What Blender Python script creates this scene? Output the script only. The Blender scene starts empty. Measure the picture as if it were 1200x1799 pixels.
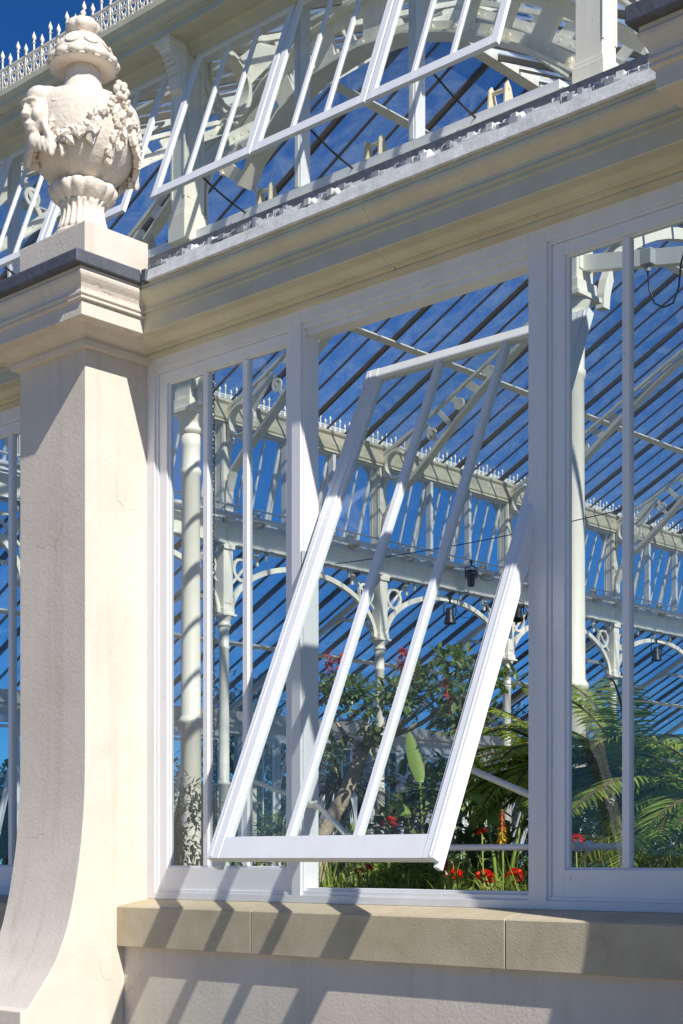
import bpy, bmesh, math, random
from mathutils import Vector, Matrix
R = math.radians
rnd = random.Random(7)
S = bpy.context.scene
COL = S.collection

# ---------------------------------------------------------------- camera
cam_d = bpy.data.cameras.new("camera"); cam = bpy.data.objects.new("camera", cam_d)
COL.objects.link(cam); S.camera = cam
cam.location = (5.314, -7.345, 1.6)
cam.rotation_euler = (R(90), 0, R(90 - 47.16))
cam_d.sensor_fit = 'VERTICAL'; cam_d.sensor_height = 36.0
cam_d.lens = 2700.0 / 1799.0 * 36.0
cam_d.shift_y = (1509 - 899.5) / 1799.0
cam_d.clip_start = 0.1; cam_d.clip_end = 2000
S.render.resolution_x = 683; S.render.resolution_y = 1024
# ---------------------------------------------------------------- light
SUN = Vector((1.2, -0.335, 1.045)).normalized()
el = math.asin(SUN.z)
w = bpy.data.worlds.new("World"); S.world = w; w.use_nodes = True
nt = w.node_tree; nt.nodes.clear()
sky = nt.nodes.new('ShaderNodeTexSky'); sky.sky_type = 'NISHITA'; sky.sun_disc = False
sky.sun_elevation = el; sky.sun_rotation = math.atan2(SUN.x, SUN.y)
sky.altitude = 1200; sky.air_density = 1.0; sky.dust_density = 0.1; sky.ozone_density = 4.0
tint = nt.nodes.new('ShaderNodeMix'); tint.data_type = 'RGBA'; tint.blend_type = 'MULTIPLY'
tint.inputs[0].default_value = 1.0
tint.inputs[7].default_value = (0.26, 0.83, 1.50, 1)
bg = nt.nodes.new('ShaderNodeBackground'); bg.inputs[1].default_value = 0.056
wo = nt.nodes.new('ShaderNodeOutputWorld')
nt.links.new(sky.outputs[0], tint.inputs[6]); nt.links.new(tint.outputs[2], bg.inputs[0])
nt.links.new(bg.outputs[0], wo.inputs[0])
sd = bpy.data.lights.new("sun", 'SUN'); sd.energy = 5.0; sd.angle = R(0.5); sd.color = (1.0, 0.955, 0.89)
so = bpy.data.objects.new("sun", sd); COL.objects.link(so)
so.rotation_euler = SUN.to_track_quat('Z', 'Y').to_euler(); so.location = (20, -10, 30)
S.view_settings.view_transform = 'Standard'; S.view_settings.look = 'None'
S.view_settings.exposure = 0.22; S.view_settings.gamma = 1.0
S.render.engine = 'CYCLES'
S.cycles.max_bounces = 10; S.cycles.transparent_max_bounces = 40; S.cycles.glossy_bounces = 3

# ---------------------------------------------------------------- materials
def nmat(name):
    m = bpy.data.materials.new(name); m.use_nodes = True
    n = m.node_tree; return m, n, n.nodes['Principled BSDF']
def paint(name, col, rough=.5, bump=.15, scale=30, var=.10, dirt=None, dscale=2.5, damt=.4, bdist=.004, streak=False):
    m, n, b = nmat(name)
    tc = n.nodes.new('ShaderNodeTexCoord')
    a = n.nodes.new('ShaderNodeTexNoise'); a.inputs['Scale'].default_value = scale; a.inputs['Detail'].default_value = 6
    c = n.nodes.new('ShaderNodeTexNoise'); c.inputs['Scale'].default_value = dscale; c.inputs['Detail'].default_value = 8
    c.inputs['Roughness'].default_value = .7
    if streak:
        mp = n.nodes.new('ShaderNodeMapping'); mp.inputs['Scale'].default_value = (1, 1, .12)
        n.links.new(tc.outputs['Object'], mp.inputs[0]); n.links.new(mp.outputs[0], c.inputs[0])
    else: n.links.new(tc.outputs['Object'], c.inputs[0])
    n.links.new(tc.outputs['Object'], a.inputs[0])
    r = n.nodes.new('ShaderNodeMapRange'); r.inputs[1].default_value = .35; r.inputs[2].default_value = .7
    r.inputs[3].default_value = 0; r.inputs[4].default_value = 1
    n.links.new(c.outputs[0], r.inputs[0])
    mx = n.nodes.new('ShaderNodeMix'); mx.data_type = 'RGBA'
    mx.inputs[6].default_value = (*[min(1, v * (1 + var * .3)) for v in col], 1)
    d = dirt or [v * (1 - var * 1.6) for v in col]
    mx.inputs[7].default_value = (*[col[i] * (1 - damt) + d[i] * damt for i in range(3)], 1)
    n.links.new(r.outputs[0], mx.inputs[0])
    sp = n.nodes.new('ShaderNodeTexNoise'); sp.inputs['Scale'].default_value = 17; sp.inputs['Detail'].default_value = 5; sp.inputs['Roughness'].default_value = .75; n.links.new(tc.outputs['Object'], sp.inputs[0])
    s2 = n.nodes.new('ShaderNodeMapRange'); s2.inputs[1].default_value = .64; s2.inputs[2].default_value = .70; s2.inputs[4].default_value = .45; n.links.new(sp.outputs[0], s2.inputs[0])
    m3 = n.nodes.new('ShaderNodeMix'); m3.data_type = 'RGBA'; m3.inputs[7].default_value = (*[v * .62 for v in d], 1)
    n.links.new(s2.outputs[0], m3.inputs[0]); n.links.new(mx.outputs[2], m3.inputs[6]); n.links.new(m3.outputs[2], b.inputs['Base Color'])
    b.inputs['Roughness'].default_value = rough
    bp = n.nodes.new('ShaderNodeBump'); bp.inputs['Strength'].default_value = bump; bp.inputs['Distance'].default_value = bdist
    n.links.new(a.outputs[0], bp.inputs['Height']); n.links.new(bp.outputs[0], b.inputs['Normal'])
    return m
M = {}
M['white'] = paint('white_timber_paint', (.78, .78, .79), .42, .2, 60, .05, (.55, .53, .48), 5, .3, .002, True)
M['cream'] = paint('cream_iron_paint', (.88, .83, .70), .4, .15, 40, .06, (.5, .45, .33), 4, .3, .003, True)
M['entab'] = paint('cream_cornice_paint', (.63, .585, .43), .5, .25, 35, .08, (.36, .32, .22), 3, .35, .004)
M['ledge'] = paint('weathered_ledge_paint', (.74, .74, .72), .6, .6, 50, .15, (.32, .31, .29), 9, .6, .004)
M['clip'] = paint('dull_clip_metal', (.30, .31, .33), .5, .3, 60, .2)
M['sashw'] = paint('sash_paint', (.82, .82, .83), .35, .15, 80, .03, (.62, .61, .58), 6, .25, .0015, True)
M['lead'] = paint('lead_sheet', (.115, .12, .14), .5, .5, 25, .3, (.05, .05, .055), 6, .6, .01)
M['bar'] = paint('backlit_roof_bar', (.12, .10, .08), .6, .1, 30, .1, (.12, .1, .08), 6, .4)  # cream bars seen backlit: their shade is put into this dark colour
M['steel'] = paint('galvanised_steel', (.42, .46, .47), .45, .1, 40, .1, (.25, .27, .28), 6, .4)
M['black'] = paint('black_metal', (.018, .018, .022), .4, .05, 30, .1)
M['soil'] = paint('soil', (.05, .035, .022), .95, 1, 12, .3, (.02, .015, .01), 4, .6, .05)
M['lawn'] = paint('lawn', (.09, .12, .045), .95, 1, 40, .3, (.14, .12, .06), 1.2, .5, .05)
M['gravel'] = paint('path_gravel', (.40, .34, .23), .9, 1, 60, .25, (.3, .27, .22), 3, .5, .02)
M['floor'] = paint('paved_floor', (.17, .155, .13), .9, .6, 30, .25, (.09, .08, .07), 3, .5, .01)
M['slate'] = paint('gutter_shadow_grey', (.2, .21, .22), .6, .2, 30, .2)

def rendermat():
    m, n, b = nmat('lime_render')
    tc = n.nodes.new('ShaderNodeTexCoord')
    def noise(sc, det=6, ro=.6):
        t = n.nodes.new('ShaderNodeTexNoise'); t.inputs['Scale'].default_value = sc; t.inputs['Detail'].default_value = det
        t.inputs['Roughness'].default_value = ro; n.links.new(tc.outputs['Object'], t.inputs[0]); return t
    a, c, e = noise(38, 8, .65), noise(1.6, 8, .7), noise(5, 5)
    r = n.nodes.new('ShaderNodeMapRange'); r.inputs[1].default_value = .4; r.inputs[2].default_value = .68
    n.links.new(c.outputs[0], r.inputs[0])
    mx = n.nodes.new('ShaderNodeMix'); mx.data_type = 'RGBA'
    mx.inputs[6].default_value = (.73, .645, .545, 1); mx.inputs[7].default_value = (.65, .57, .47, 1)
    n.links.new(r.outputs[0], mx.inputs[0])
    mp = n.nodes.new('ShaderNodeMapping'); mp.inputs['Scale'].default_value = (5, 5, .28); n.links.new(tc.outputs['Object'], mp.inputs[0])
    stn = n.nodes.new('ShaderNodeTexNoise'); stn.inputs['Scale'].default_value = 1.6; stn.inputs['Detail'].default_value = 6; n.links.new(mp.outputs[0], stn.inputs[0])
    sr = n.nodes.new('ShaderNodeMapRange'); sr.inputs[1].default_value = .52; sr.inputs[2].default_value = .78; sr.inputs[4].default_value = .38; n.links.new(stn.outputs[0], sr.inputs[0])
    ms = n.nodes.new('ShaderNodeMix'); ms.data_type = 'RGBA'; ms.inputs[7].default_value = (.46, .39, .31, 1)
    n.links.new(sr.outputs[0], ms.inputs[0]); n.links.new(mx.outputs[2], ms.inputs[6]); mx = ms
    # hairline cracks
    v = n.nodes.new('ShaderNodeTexVoronoi'); v.feature = 'DISTANCE_TO_EDGE'; v.inputs['Scale'].default_value = .75
    wv = n.nodes.new('ShaderNodeMix'); wv.data_type = 'RGBA'; wv.blend_type = 'ADD'; wv.inputs[0].default_value = .22
    n.links.new(tc.outputs['Object'], wv.inputs[6]); n.links.new(e.outputs[1], wv.inputs[7])
    n.links.new(wv.outputs[2], v.inputs[0])
    cr = n.nodes.new('ShaderNodeMapRange'); cr.inputs[1].default_value = 0; cr.inputs[2].default_value = .006
    cr.inputs[3].default_value = 1; cr.inputs[4].default_value = 0
    n.links.new(v.outputs[0], cr.inputs[0])
    gate = n.nodes.new('ShaderNodeMapRange'); gate.inputs[1].default_value = .52; gate.inputs[2].default_value = .62
    n.links.new(c.outputs[0], gate.inputs[0])
    mu = n.nodes.new('ShaderNodeMath'); mu.operation = 'MULTIPLY'
    n.links.new(cr.outputs[0], mu.inputs[0]); n.links.new(gate.outputs[0], mu.inputs[1])
    mu2 = n.nodes.new('ShaderNodeMath'); mu2.operation = 'MULTIPLY'; mu2.inputs[1].default_value = .35
    n.links.new(mu.outputs[0], mu2.inputs[0])
    m2 = n.nodes.new('ShaderNodeMix'); m2.data_type = 'RGBA'; m2.inputs[7].default_value = (.3, .24, .19, 1)
    n.links.new(mu2.outputs[0], m2.inputs[0]); n.links.new(mx.outputs[2], m2.inputs[6])
    n.links.new(m2.outputs[2], b.inputs['Base Color'])
    b.inputs['Roughness'].default_value = .85
    ad = n.nodes.new('ShaderNodeMath'); ad.operation = 'SUBTRACT'
    n.links.new(a.outputs[0], ad.inputs[0]); n.links.new(mu.outputs[0], ad.inputs[1])
    bp = n.nodes.new('ShaderNodeBump'); bp.inputs['Strength'].default_value = .38; bp.inputs['Distance'].default_value = .009
    n.links.new(ad.outputs[0], bp.inputs['Height']); n.links.new(bp.outputs[0], b.inputs['Normal'])
    return m
M['render'] = rendermat()
M['stone'] = paint('sandstone', (.55, .475, .335), .85, .5, 70, .12, (.38, .31, .19), 3, .7, .004)
M['urn'] = paint('urn_stone', (.76, .675, .57), .85, .6, 32, .1, (.55, .46, .36), 5, .45, .012)

def glassmat(name, tintc, dirt=0.0, film_col=(.8, .85, .9), ior=1.45, boost=1.0):
    m = bpy.data.materials.new(name); m.use_nodes = True; n = m.node_tree; n.nodes.clear()
    o = n.nodes.new('ShaderNodeOutputMaterial'); t = n.nodes.new('ShaderNodeBsdfTransparent'); t.inputs[0].default_value = (*tintc, 1)
    g = n.nodes.new('ShaderNodeBsdfGlossy'); g.inputs['Roughness'].default_value = .02
    lw_ = n.nodes.new('ShaderNodeLayerWeight'); lw_.inputs[0].default_value = .5
    f = n.nodes.new('ShaderNodeMath'); f.operation = 'POWER'; f.inputs[1].default_value = 5.0
    n.links.new(lw_.outputs['Facing'], f.inputs[0])
    fm = n.nodes.new('ShaderNodeMath'); fm.operation = 'MULTIPLY_ADD'; fm.inputs[1].default_value = .9 * boost; fm.inputs[2].default_value = .034 * boost
    tcg = n.nodes.new('ShaderNodeTexCoord'); ng = n.nodes.new('ShaderNodeTexNoise'); ng.inputs['Scale'].default_value = 2.2; ng.inputs['Detail'].default_value = 2; n.links.new(tcg.outputs['Object'], ng.inputs[0])
    bg_ = n.nodes.new('ShaderNodeBump'); bg_.inputs['Strength'].default_value = .35; bg_.inputs['Distance'].default_value = .02; n.links.new(ng.outputs[0], bg_.inputs['Height']); n.links.new(bg_.outputs[0], g.inputs['Normal'])
    mx = n.nodes.new('ShaderNodeMixShader')
    n.links.new(f.outputs[0], fm.inputs[0]); n.links.new(fm.outputs[0], mx.inputs[0])
    n.links.new(t.outputs[0], mx.inputs[1]); n.links.new(g.outputs[0], mx.inputs[2])
    last = mx
    if dirt:
        d = n.nodes.new('ShaderNodeBsdfTranslucent'); d.inputs[0].default_value = (*film_col, 1)
        d2 = n.nodes.new('ShaderNodeBsdfDiffuse'); d2.inputs[0].default_value = (*film_col, 1)
        dm = n.nodes.new('ShaderNodeMixShader'); dm.inputs[0].default_value = .4
        n.links.new(d.outputs[0], dm.inputs[1]); n.links.new(d2.outputs[0], dm.inputs[2])
        tc = n.nodes.new('ShaderNodeTexCoord'); no = n.nodes.new('ShaderNodeTexNoise'); no.inputs['Scale'].default_value = 1.3
        no.inputs['Detail'].default_value = 8; no.inputs['Roughness'].default_value = .68; no.inputs['Distortion'].default_value = 1.2
        n.links.new(tc.outputs['Object'], no.inputs[0])
        r = n.nodes.new('ShaderNodeMapRange'); r.inputs[1].default_value = .38; r.inputs[2].default_value = .75
        r.inputs[3].default_value = dirt * .45; r.inputs[4].default_value = dirt * 2.8
        n.links.new(no.outputs[0], r.inputs[0])
        m2 = n.nodes.new('ShaderNodeMixShader'); n.links.new(r.outputs[0], m2.inputs[0])
        n.links.new(mx.outputs[0], m2.inputs[1]); n.links.new(dm.outputs[0], m2.inputs[2]); last = m2
    n.links.new(last.outputs[0], o.inputs[0]); return m
M['glass'] = glassmat('window_glass', (.94, .965, .96), .012)
M['rglass'] = glassmat('roof_glass', (.92, .96, .98), .21, (.66, .84, 1.0))  # film mixes dirt with sky blue put in to lighten the sky behind
M['aglass'] = glassmat('aisle_roof_glass', (.93, .965, .98), .05, (.66, .84, 1.0))
def leafmat(name, c1, c2, rough=.4, trans=.25):
    m, n, b = nmat(name)
    g = n.nodes.new('ShaderNodeNewGeometry')
    mx = n.nodes.new('ShaderNodeMix'); mx.data_type = 'RGBA'
    mx.inputs[6].default_value = (*c1, 1); mx.inputs[7].default_value = (*c2, 1)
    n.links.new(g.outputs['Random Per Island'], mx.inputs[0]); n.links.new(mx.outputs[2], b.inputs['Base Color'])
    b.inputs['Roughness'].default_value = rough
    t = n.nodes.new('ShaderNodeBsdfTranslucent'); n.links.new(mx.outputs[2], t.inputs[0])
    ms = n.nodes.new('ShaderNodeMixShader'); ms.inputs[0].default_value = trans
    n.links.new(b.outputs[0], ms.inputs[1]); n.links.new(t.outputs[0], ms.inputs[2])
    n.links.new(ms.outputs[0], n.nodes['Material Output'].inputs[0]); return m
M['leafd'] = leafmat('glossy_leaf', (.09, .17, .045), (.32, .40, .14), .3, .38)
M['leafb'] = leafmat('bed_leaf', (.18, .30, .05), (.58, .64, .17), .45, .5)
M['fern'] = leafmat('fern_leaf', (.15, .28, .03), (.60, .70, .13), .38, .55)
M['leafp'] = leafmat('pale_leaf', (.40, .45, .22), (.62, .64, .42), .6, .4)
M['strap'] = leafmat('strap_leaf', (.07, .12, .04), (.33, .33, .17), .45, .3)
M['banana'] = leafmat('banana_leaf', (.30, .45, .08), (.36, .5, .12), .4, .45)
M['far'] = leafmat('far_leaf', (.02, .05, .02), (.055, .09, .035), .6, .15)
M['red'] = leafmat('red_petal', (.85, .02, .012), (.95, .07, .03), .5, .3)
M['yellow'] = leafmat('yellow_petal', (.85, .35, .02), (.9, .6, .03), .5, .3)
M['coral'] = leafmat('coral_petal', (.55, .05, .03), (.75, .12, .06), .5, .3)
M['bark'] = paint('bark', (.56, .45, .32), .9, .8, 25, .3, (.12, .085, .06), 8, .6, .02)
M['wood'] = paint('frond_base_wood', (.11, .055, .035), .8, .6, 30, .3)

# ---------------------------------------------------------------- mesh builder
class MB:
    def __init__(s): s.v = []; s.f = []; s.sm = []
    def add(s, vs, fs, smooth=False):
        o = len(s.v); s.v += [tuple(p) for p in vs]
        for f in fs: s.f.append([o + i for i in f]); s.sm.append(smooth)
    def box(s, x0, x1, y0, y1, z0, z1):
        s.add([(x0, y0, z0), (x1, y0, z0), (x1, y1, z0), (x0, y1, z0), (x0, y0, z1), (x1, y0, z1), (x1, y1, z1), (x0, y1, z1)],
              [(0, 3, 2, 1), (4, 5, 6, 7), (0, 1, 5, 4), (1, 2, 6, 5), (2, 3, 7, 6), (3, 0, 4, 7)]); return s
    def beam(s, p, q, w, h, up=(0, 0, 1)):
        p, q = Vector(p), Vector(q); d = (q - p).normalized(); u = Vector(up)
        if abs(d.dot(u)) > .99: u = Vector((0, 1, 0))
        r = d.cross(u).normalized(); u = r.cross(d)
        vs = []
        for e in (p, q):
            for a, b in ((-1, -1), (1, -1), (1, 1), (-1, 1)): vs.append(e + r * a * w / 2 + u * b * h / 2)
        s.add(vs, [(0, 3, 2, 1), (4, 5, 6, 7), (0, 1, 5, 4), (1, 2, 6, 5), (2, 3, 7, 6), (3, 0, 4, 7)]); return s
    def tube(s, pts, r, n=8, caps=True):
        pts = [Vector(p) for p in pts]; rs = r if isinstance(r, (list, tuple)) else [r] * len(pts)
        vs = []; prev = None
        for i, p in enumerate(pts):
            d = (pts[min(i + 1, len(pts) - 1)] - pts[max(i - 1, 0)]).normalized()
            if prev is None:
                a = d.cross(Vector((0, 0, 1)));
                if a.length < .05: a = d.cross(Vector((0, 1, 0)))
                a.normalize()
            else:
                a = prev - d * prev.dot(d); a.normalize()
            prev = a; b = d.cross(a)
            for k in range(n):
                t = 2 * math.pi * k / n; vs.append(p + (a * math.cos(t) + b * math.sin(t)) * rs[i])
        fs = []
        for i in range(len(pts) - 1):
            for k in range(n):
                k2 = (k + 1) % n; fs.append((i * n + k, i * n + k2, (i + 1) * n + k2, (i + 1) * n + k))
        s.add(vs, fs, True)
        if caps:
            o = len(s.v) - len(vs); s.f.append([o + k for k in range(n)][::-1]); s.sm.append(False)
            s.f.append([o + (len(pts) - 1) * n + k for k in range(n)]); s.sm.append(False)
        return s
    def lathe(s, prof, c=(0, 0, 0), n=32, smooth=True, mod=None):
        vs = []
        for r, z in prof:
            for k in range(n):
                t = 2 * math.pi * k / n; rr = r * (mod(t, z) if mod else 1)
                vs.append((c[0] + rr * math.cos(t), c[1] + rr * math.sin(t), c[2] + z))
        fs = []
        for i in range(len(prof) - 1):
            for k in range(n):
                k2 = (k + 1) % n; fs.append((i * n + k, i * n + k2, (i + 1) * n + k2, (i + 1) * n + k))
        fs.append(tuple(range(n))[::-1]); fs.append(tuple((len(prof) - 1) * n + k for k in range(n)))
        s.add(vs, fs, smooth); return s
    def sweep(s, prof, path):
        """prof: list (out, z); path: list of (x, y, nx, ny) mitre points; closed profile"""
        n = len(prof); vs = []
        for x, y, nx, ny in path:
            for o, z in prof: vs.append((x + nx * o, y + ny * o, z))
        fs = []
        for i in range(len(path) - 1):
            for k in range(n):
                k2 = (k + 1) % n; fs.append((i * n + k, (i + 1) * n + k, (i + 1) * n + k2, i * n + k2))
        fs.append(tuple(range(n))); fs.append(tuple((len(path) - 1) * n + k for k in range(n))[::-1])
        s.add(vs, fs); return s
    def prism(s, poly, fn, t0, t1, smooth=False):
        """poly 2D points; fn(a,b,t)->3D"""
        n = len(poly); vs = [fn(a, b, t0) for a, b in poly] + [fn(a, b, t1) for a, b in poly]
        fs = [tuple(range(n))[::-1], tuple(range(n, 2 * n))]
        for k in range(n): fs.append((k, (k + 1) % n, n + (k + 1) % n, n + k))
        s.add(vs, fs, smooth); return s
    def strip(s, inner, outer, fn, t0, t1):
        """thick curved plate between two poly-lines"""
        n = len(inner)
        vs = [fn(a, b, t) for t in (t0, t1) for line in (inner, outer) for a, b in line]
        I0, O0, I1, O1 = 0, n, 2 * n, 3 * n; fs = []
        for k in range(n - 1):
            fs += [(I0 + k, I0 + k + 1, O0 + k + 1, O0 + k), (I1 + k, O1 + k, O1 + k + 1, I1 + k + 1),
                   (I0 + k, I1 + k, I1 + k + 1, I0 + k + 1), (O0 + k, O0 + k + 1, O1 + k + 1, O1 + k)]
        fs += [(I0, O0, O1, I1), (I0 + n - 1, I1 + n - 1, O1 + n - 1, O0 + n - 1)]
        s.add(vs, fs); return s
    def xf(s, mat, i0=0):
        for i in range(i0, len(s.v)): s.v[i] = tuple(mat @ Vector(s.v[i]))
        return s
    def build(s, name, mat, parent=None, bevel=0, loc=None, rotz=0, fixn=True):
        me = bpy.data.meshes.new(name); me.from_pydata(s.v, [], s.f)
        me.polygons.foreach_set('use_smooth', s.sm); me.materials.append(mat)
        if fixn:
            bm = bmesh.new(); bm.from_mesh(me); bmesh.ops.recalc_face_normals(bm, faces=bm.faces); bm.to_mesh(me); bm.free()
        me.update()
        o = bpy.data.objects.new(name, me); COL.objects.link(o)
        if parent: o.parent = parent; o.matrix_parent_inverse = Matrix.Identity(4)
        if loc: o.location = loc
        o.rotation_euler.z = rotz
        if bevel:
            b = o.modifiers.new('bevel', 'BEVEL'); b.width = bevel; b.segments = 2; b.limit_method = 'ANGLE'; b.angle_limit = R(50)
        return o
def tag(o, label, cat, group=None, kind=None):
    if label: o['label'] = label
    if cat: o['category'] = cat
    if group: o['group'] = group
    if kind: o['kind'] = kind
    return o
def thing(name, label, cat, loc=(0, 0, 0), group=None, rotz=0):
    o = bpy.data.objects.new(name, None); COL.objects.link(o); o.location = loc; o.rotation_euler.z = rotz
    o.empty_display_size = .2
    return tag(o, label, cat, group)
def dup(o, parent=None, loc=None, rotz=None):
    c = o.copy(); COL.objects.link(c); c.parent = parent if parent else o.parent
    if loc is not None: c.location = loc
    if rotz is not None: c.rotation_euler.z = rotz
    for ch in list(o.children): dup(ch, c)
    return c

# ---------------------------------------------------------------- setting
g = MB(); g.box(-400, 400, -400, 400, -.3, 0); tag(g.build('lawn', M['lawn']), None, None, kind='structure')
g = MB(); g.box(-45, 45, -24, -.95, 0.004, .05); tag(g.build('path', M['gravel']), None, None, kind='structure')  # unseen gravel, widened to throw warm bounce light up at the cornice
g = MB(); g.box(-27.6, 8, .3, 60, .004, .06); tag(g.build('floor', M['floor']), None, None, kind='structure')
g = MB()
nx, ny = 60, 30
for j in range(ny + 1):
    for i in range(nx + 1):
        x = -9 + 14 * i / nx; y = .45 + 4.6 * j / ny
        g.v.append((x, y, 1.0 + .06 * math.sin(x * 3 + y) + rnd.uniform(-.03, .03)))
for j in range(ny):
    for i in range(nx):
        a = j * (nx + 1) + i; g.f.append([a, a + 1, a + nx + 2, a + nx + 1]); g.sm.append(True)
g.box(-9, 5, .45, 5.05, .07, .9)
tag(g.build('planting_bed_soil', M['soil']), None, None, kind='structure')

# ================================================================= GLASSHOUSE
GH = thing('glasshouse', 'large Victorian glasshouse of cream iron and white timber windows under a glazed roof', 'glasshouse', (-2, 0, 0))
GL = Vector((2, 0, 0))                      # parts are modelled in world space, shifted back by the parent's place
def gpart(mb, name, mat, parent=None, bevel=0, label=None):
    if parent is None: parent = GH
    if parent is GH:
        for i, p in enumerate(mb.v): mb.v[i] = (p[0] + 2, p[1], p[2])
    o = mb.build(name, mat, parent, bevel)
    if label: o['label'] = label
    return o
def holder(mb, name, mat, loc, rotz=0, bevel=0, label=None):
    """a glasshouse part modelled in its own local frame and placed at loc"""
    o = mb.build(name, mat, GH, bevel, (loc[0] + 2, loc[1], loc[2]), rotz)
    if label: o['label'] = label
    return o

BAY = 5.866
PX = [-4.246 - BAY, -4.246, 1.62]          # left edges of pilasters
PW = .788
# --- front wall below the sill, sill
for a, b in ((PX[0] + PW, PX[1]), (PX[1] + PW, PX[2])):
    m = MB(); m.box(a, b, -.214, .25, 0, .968); gpart(m, 'base_wall', M['render'])
    m = MB()
    prof = [(-.283, .969), (.16, .969), (.16, 1.30), (.0, 1.305), (-.27, 1.262), (-.283, 1.25)]
    xs = [a, -2.056, .037, b] if a > -5 and a < 0 else [a, a + 1.9, b]
    for i in range(len(xs) - 1):
        m.prism(prof, lambda y, z, t: (t, y, z), xs[i] + (.0035 if i else 0), xs[i + 1] - (.0035 if i < len(xs) - 2 else 0))
    gpart(m, 'window_sill', M['stone'], bevel=.004)
# pilasters: shaft with flared foot, cap, lead, pedestal block
for k, px in enumerate(PX):
    prof = [(.25, 0), (-1.12, 0), (-1.12, .55), (-1.06, .57), (-.94, .72), (-.84, .86), (-.77, 1.0), (-.72, 1.13), (-.68, 1.28), (-.645, 1.45),
            (-.61, 1.66), (-.588, 1.85), (-.573, 2.05), (-.567, 2.3), (-.566, 2.6), (-.566, 5.6), (.25, 5.6)]
    fine = prof[:3]; cur = prof[3:15]
    for i in range(len(cur) - 1):
        p0, p1, p2, p3 = cur[max(i - 1, 0)], cur[i], cur[i + 1], cur[min(i + 2, len(cur) - 1)]
        for k in range(5):
            u = k / 5; fine.append(tuple(.5 * (2 * p1[c] + (p2[c] - p0[c]) * u + (2 * p0[c] - 5 * p1[c] + 4 * p2[c] - p3[c]) * u * u + (3 * p1[c] - p0[c] - 3 * p2[c] + p3[c]) * u ** 3) for c in (0, 1)))
    prof = fine + prof[14:]
    m = MB(); m.prism(prof, lambda y, z, t: (t, y, z), px, px + PW)
    P = gpart(m, 'pilaster', M['render'], bevel=.006)
    m = MB(); bl = (px + .0, px + PW, -.572, .012)
    m.box(bl[0] + .012, bl[1] - .0, bl[2] + .012, bl[3] + .3, 5.74, 5.85); m.box(bl[0], bl[1] + .004, bl[2], bl[3], 5.853, 6.145)
    o = gpart(m, 'pedestal', M['render'], bevel=.008); 
    # torn edge plinth under block stays in the mesh
# entablature: one moulding swept along bay and round each pilaster
ent = [(.02, 5.27), (.0, 5.27), (.042, 5.272), (.045, 5.292), (.036, 5.298), (.05, 5.312), (.075, 5.318), (.10, 5.312), (.125, 5.322), (.15, 5.34), (.165, 5.350),
       (.168, 5.346), (.258, 5.345), (.263, 5.35), (.263, 5.452), (.274, 5.455), (.274, 5.468), (.268, 5.472), (.268, 5.482), (.284, 5.486), (.284, 5.50), (.276, 5.512), (.280, 5.53), (.300, 5.555), (.330, 5.58), (.342, 5.60),
       (.346, 5.618), (.338, 5.632), (.338, 5.652), (.335, 5.656), (-.2, 5.656)]
ledge = [(-.2, 5.657), (.362, 5.657), (.368, 5.66), (.350, 5.738), (.345, 5.742), (.285, 5.748), (.282, 5.792), (.215, 5.797), (.212, 5.845), (.135, 5.85), (.132, 5.90), (.07, 5.905), (.068, 5.93), (-.2, 5.93)]
gap_strip = [(.066, 5.905), (.070, 6.0), (-.0, 6.04), (-.2, 6.05), (-.2, 5.931), (.066, 5.931)]
capl = [(-.1, 5.657), (.372, 5.657), (.377, 5.66), (.377, 5.742), (.369, 5.748), (-.1, 5.752)]
caprof = [(-.0, 5.235), (.05, 5.238), (.055, 5.278), (.04, 5.285), (.048, 5.298), (.075, 5.306), (.10, 5.312), (.125, 5.322), (.15, 5.34), (.165, 5.350), (.168, 5.346), (.272, 5.345), (.277, 5.35), (.277, 5.452),
          (.300, 5.455), (.300, 5.468), (.292, 5.472), (.292, 5.482), (.306, 5.486), (.306, 5.50), (.300, 5.512), (.302, 5.53), (.312, 5.555), (.330, 5.58), (.342, 5.60), (.346, 5.618), (.338, 5.632), (.338, 5.656), (-.1, 5.656)]
for a, b in zip(PX[:-1], PX[1:]):
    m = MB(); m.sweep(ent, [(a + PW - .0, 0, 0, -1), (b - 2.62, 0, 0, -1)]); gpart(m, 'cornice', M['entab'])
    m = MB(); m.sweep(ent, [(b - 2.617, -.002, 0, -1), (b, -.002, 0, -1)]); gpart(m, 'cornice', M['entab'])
    m = MB(); m.sweep(ledge, [(a + PW + .43, 0, 0, -1), (b - .43, 0, 0, -1)]); gpart(m, 'gutter_ledge', M['ledge'], bevel=.003)
    m = MB(); m.sweep([(.069, 5.931), (.069, 5.99), (.03, 6.01), (-.2, 6.03), (-.2, 5.931)], [(a + PW + .1, 0, 0, -1), (b - .1, 0, 0, -1)]); gpart(m, 'dark_gap_strip', M['lead'])  # added dark strip, standing in for the dark gap behind the ledge
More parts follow.
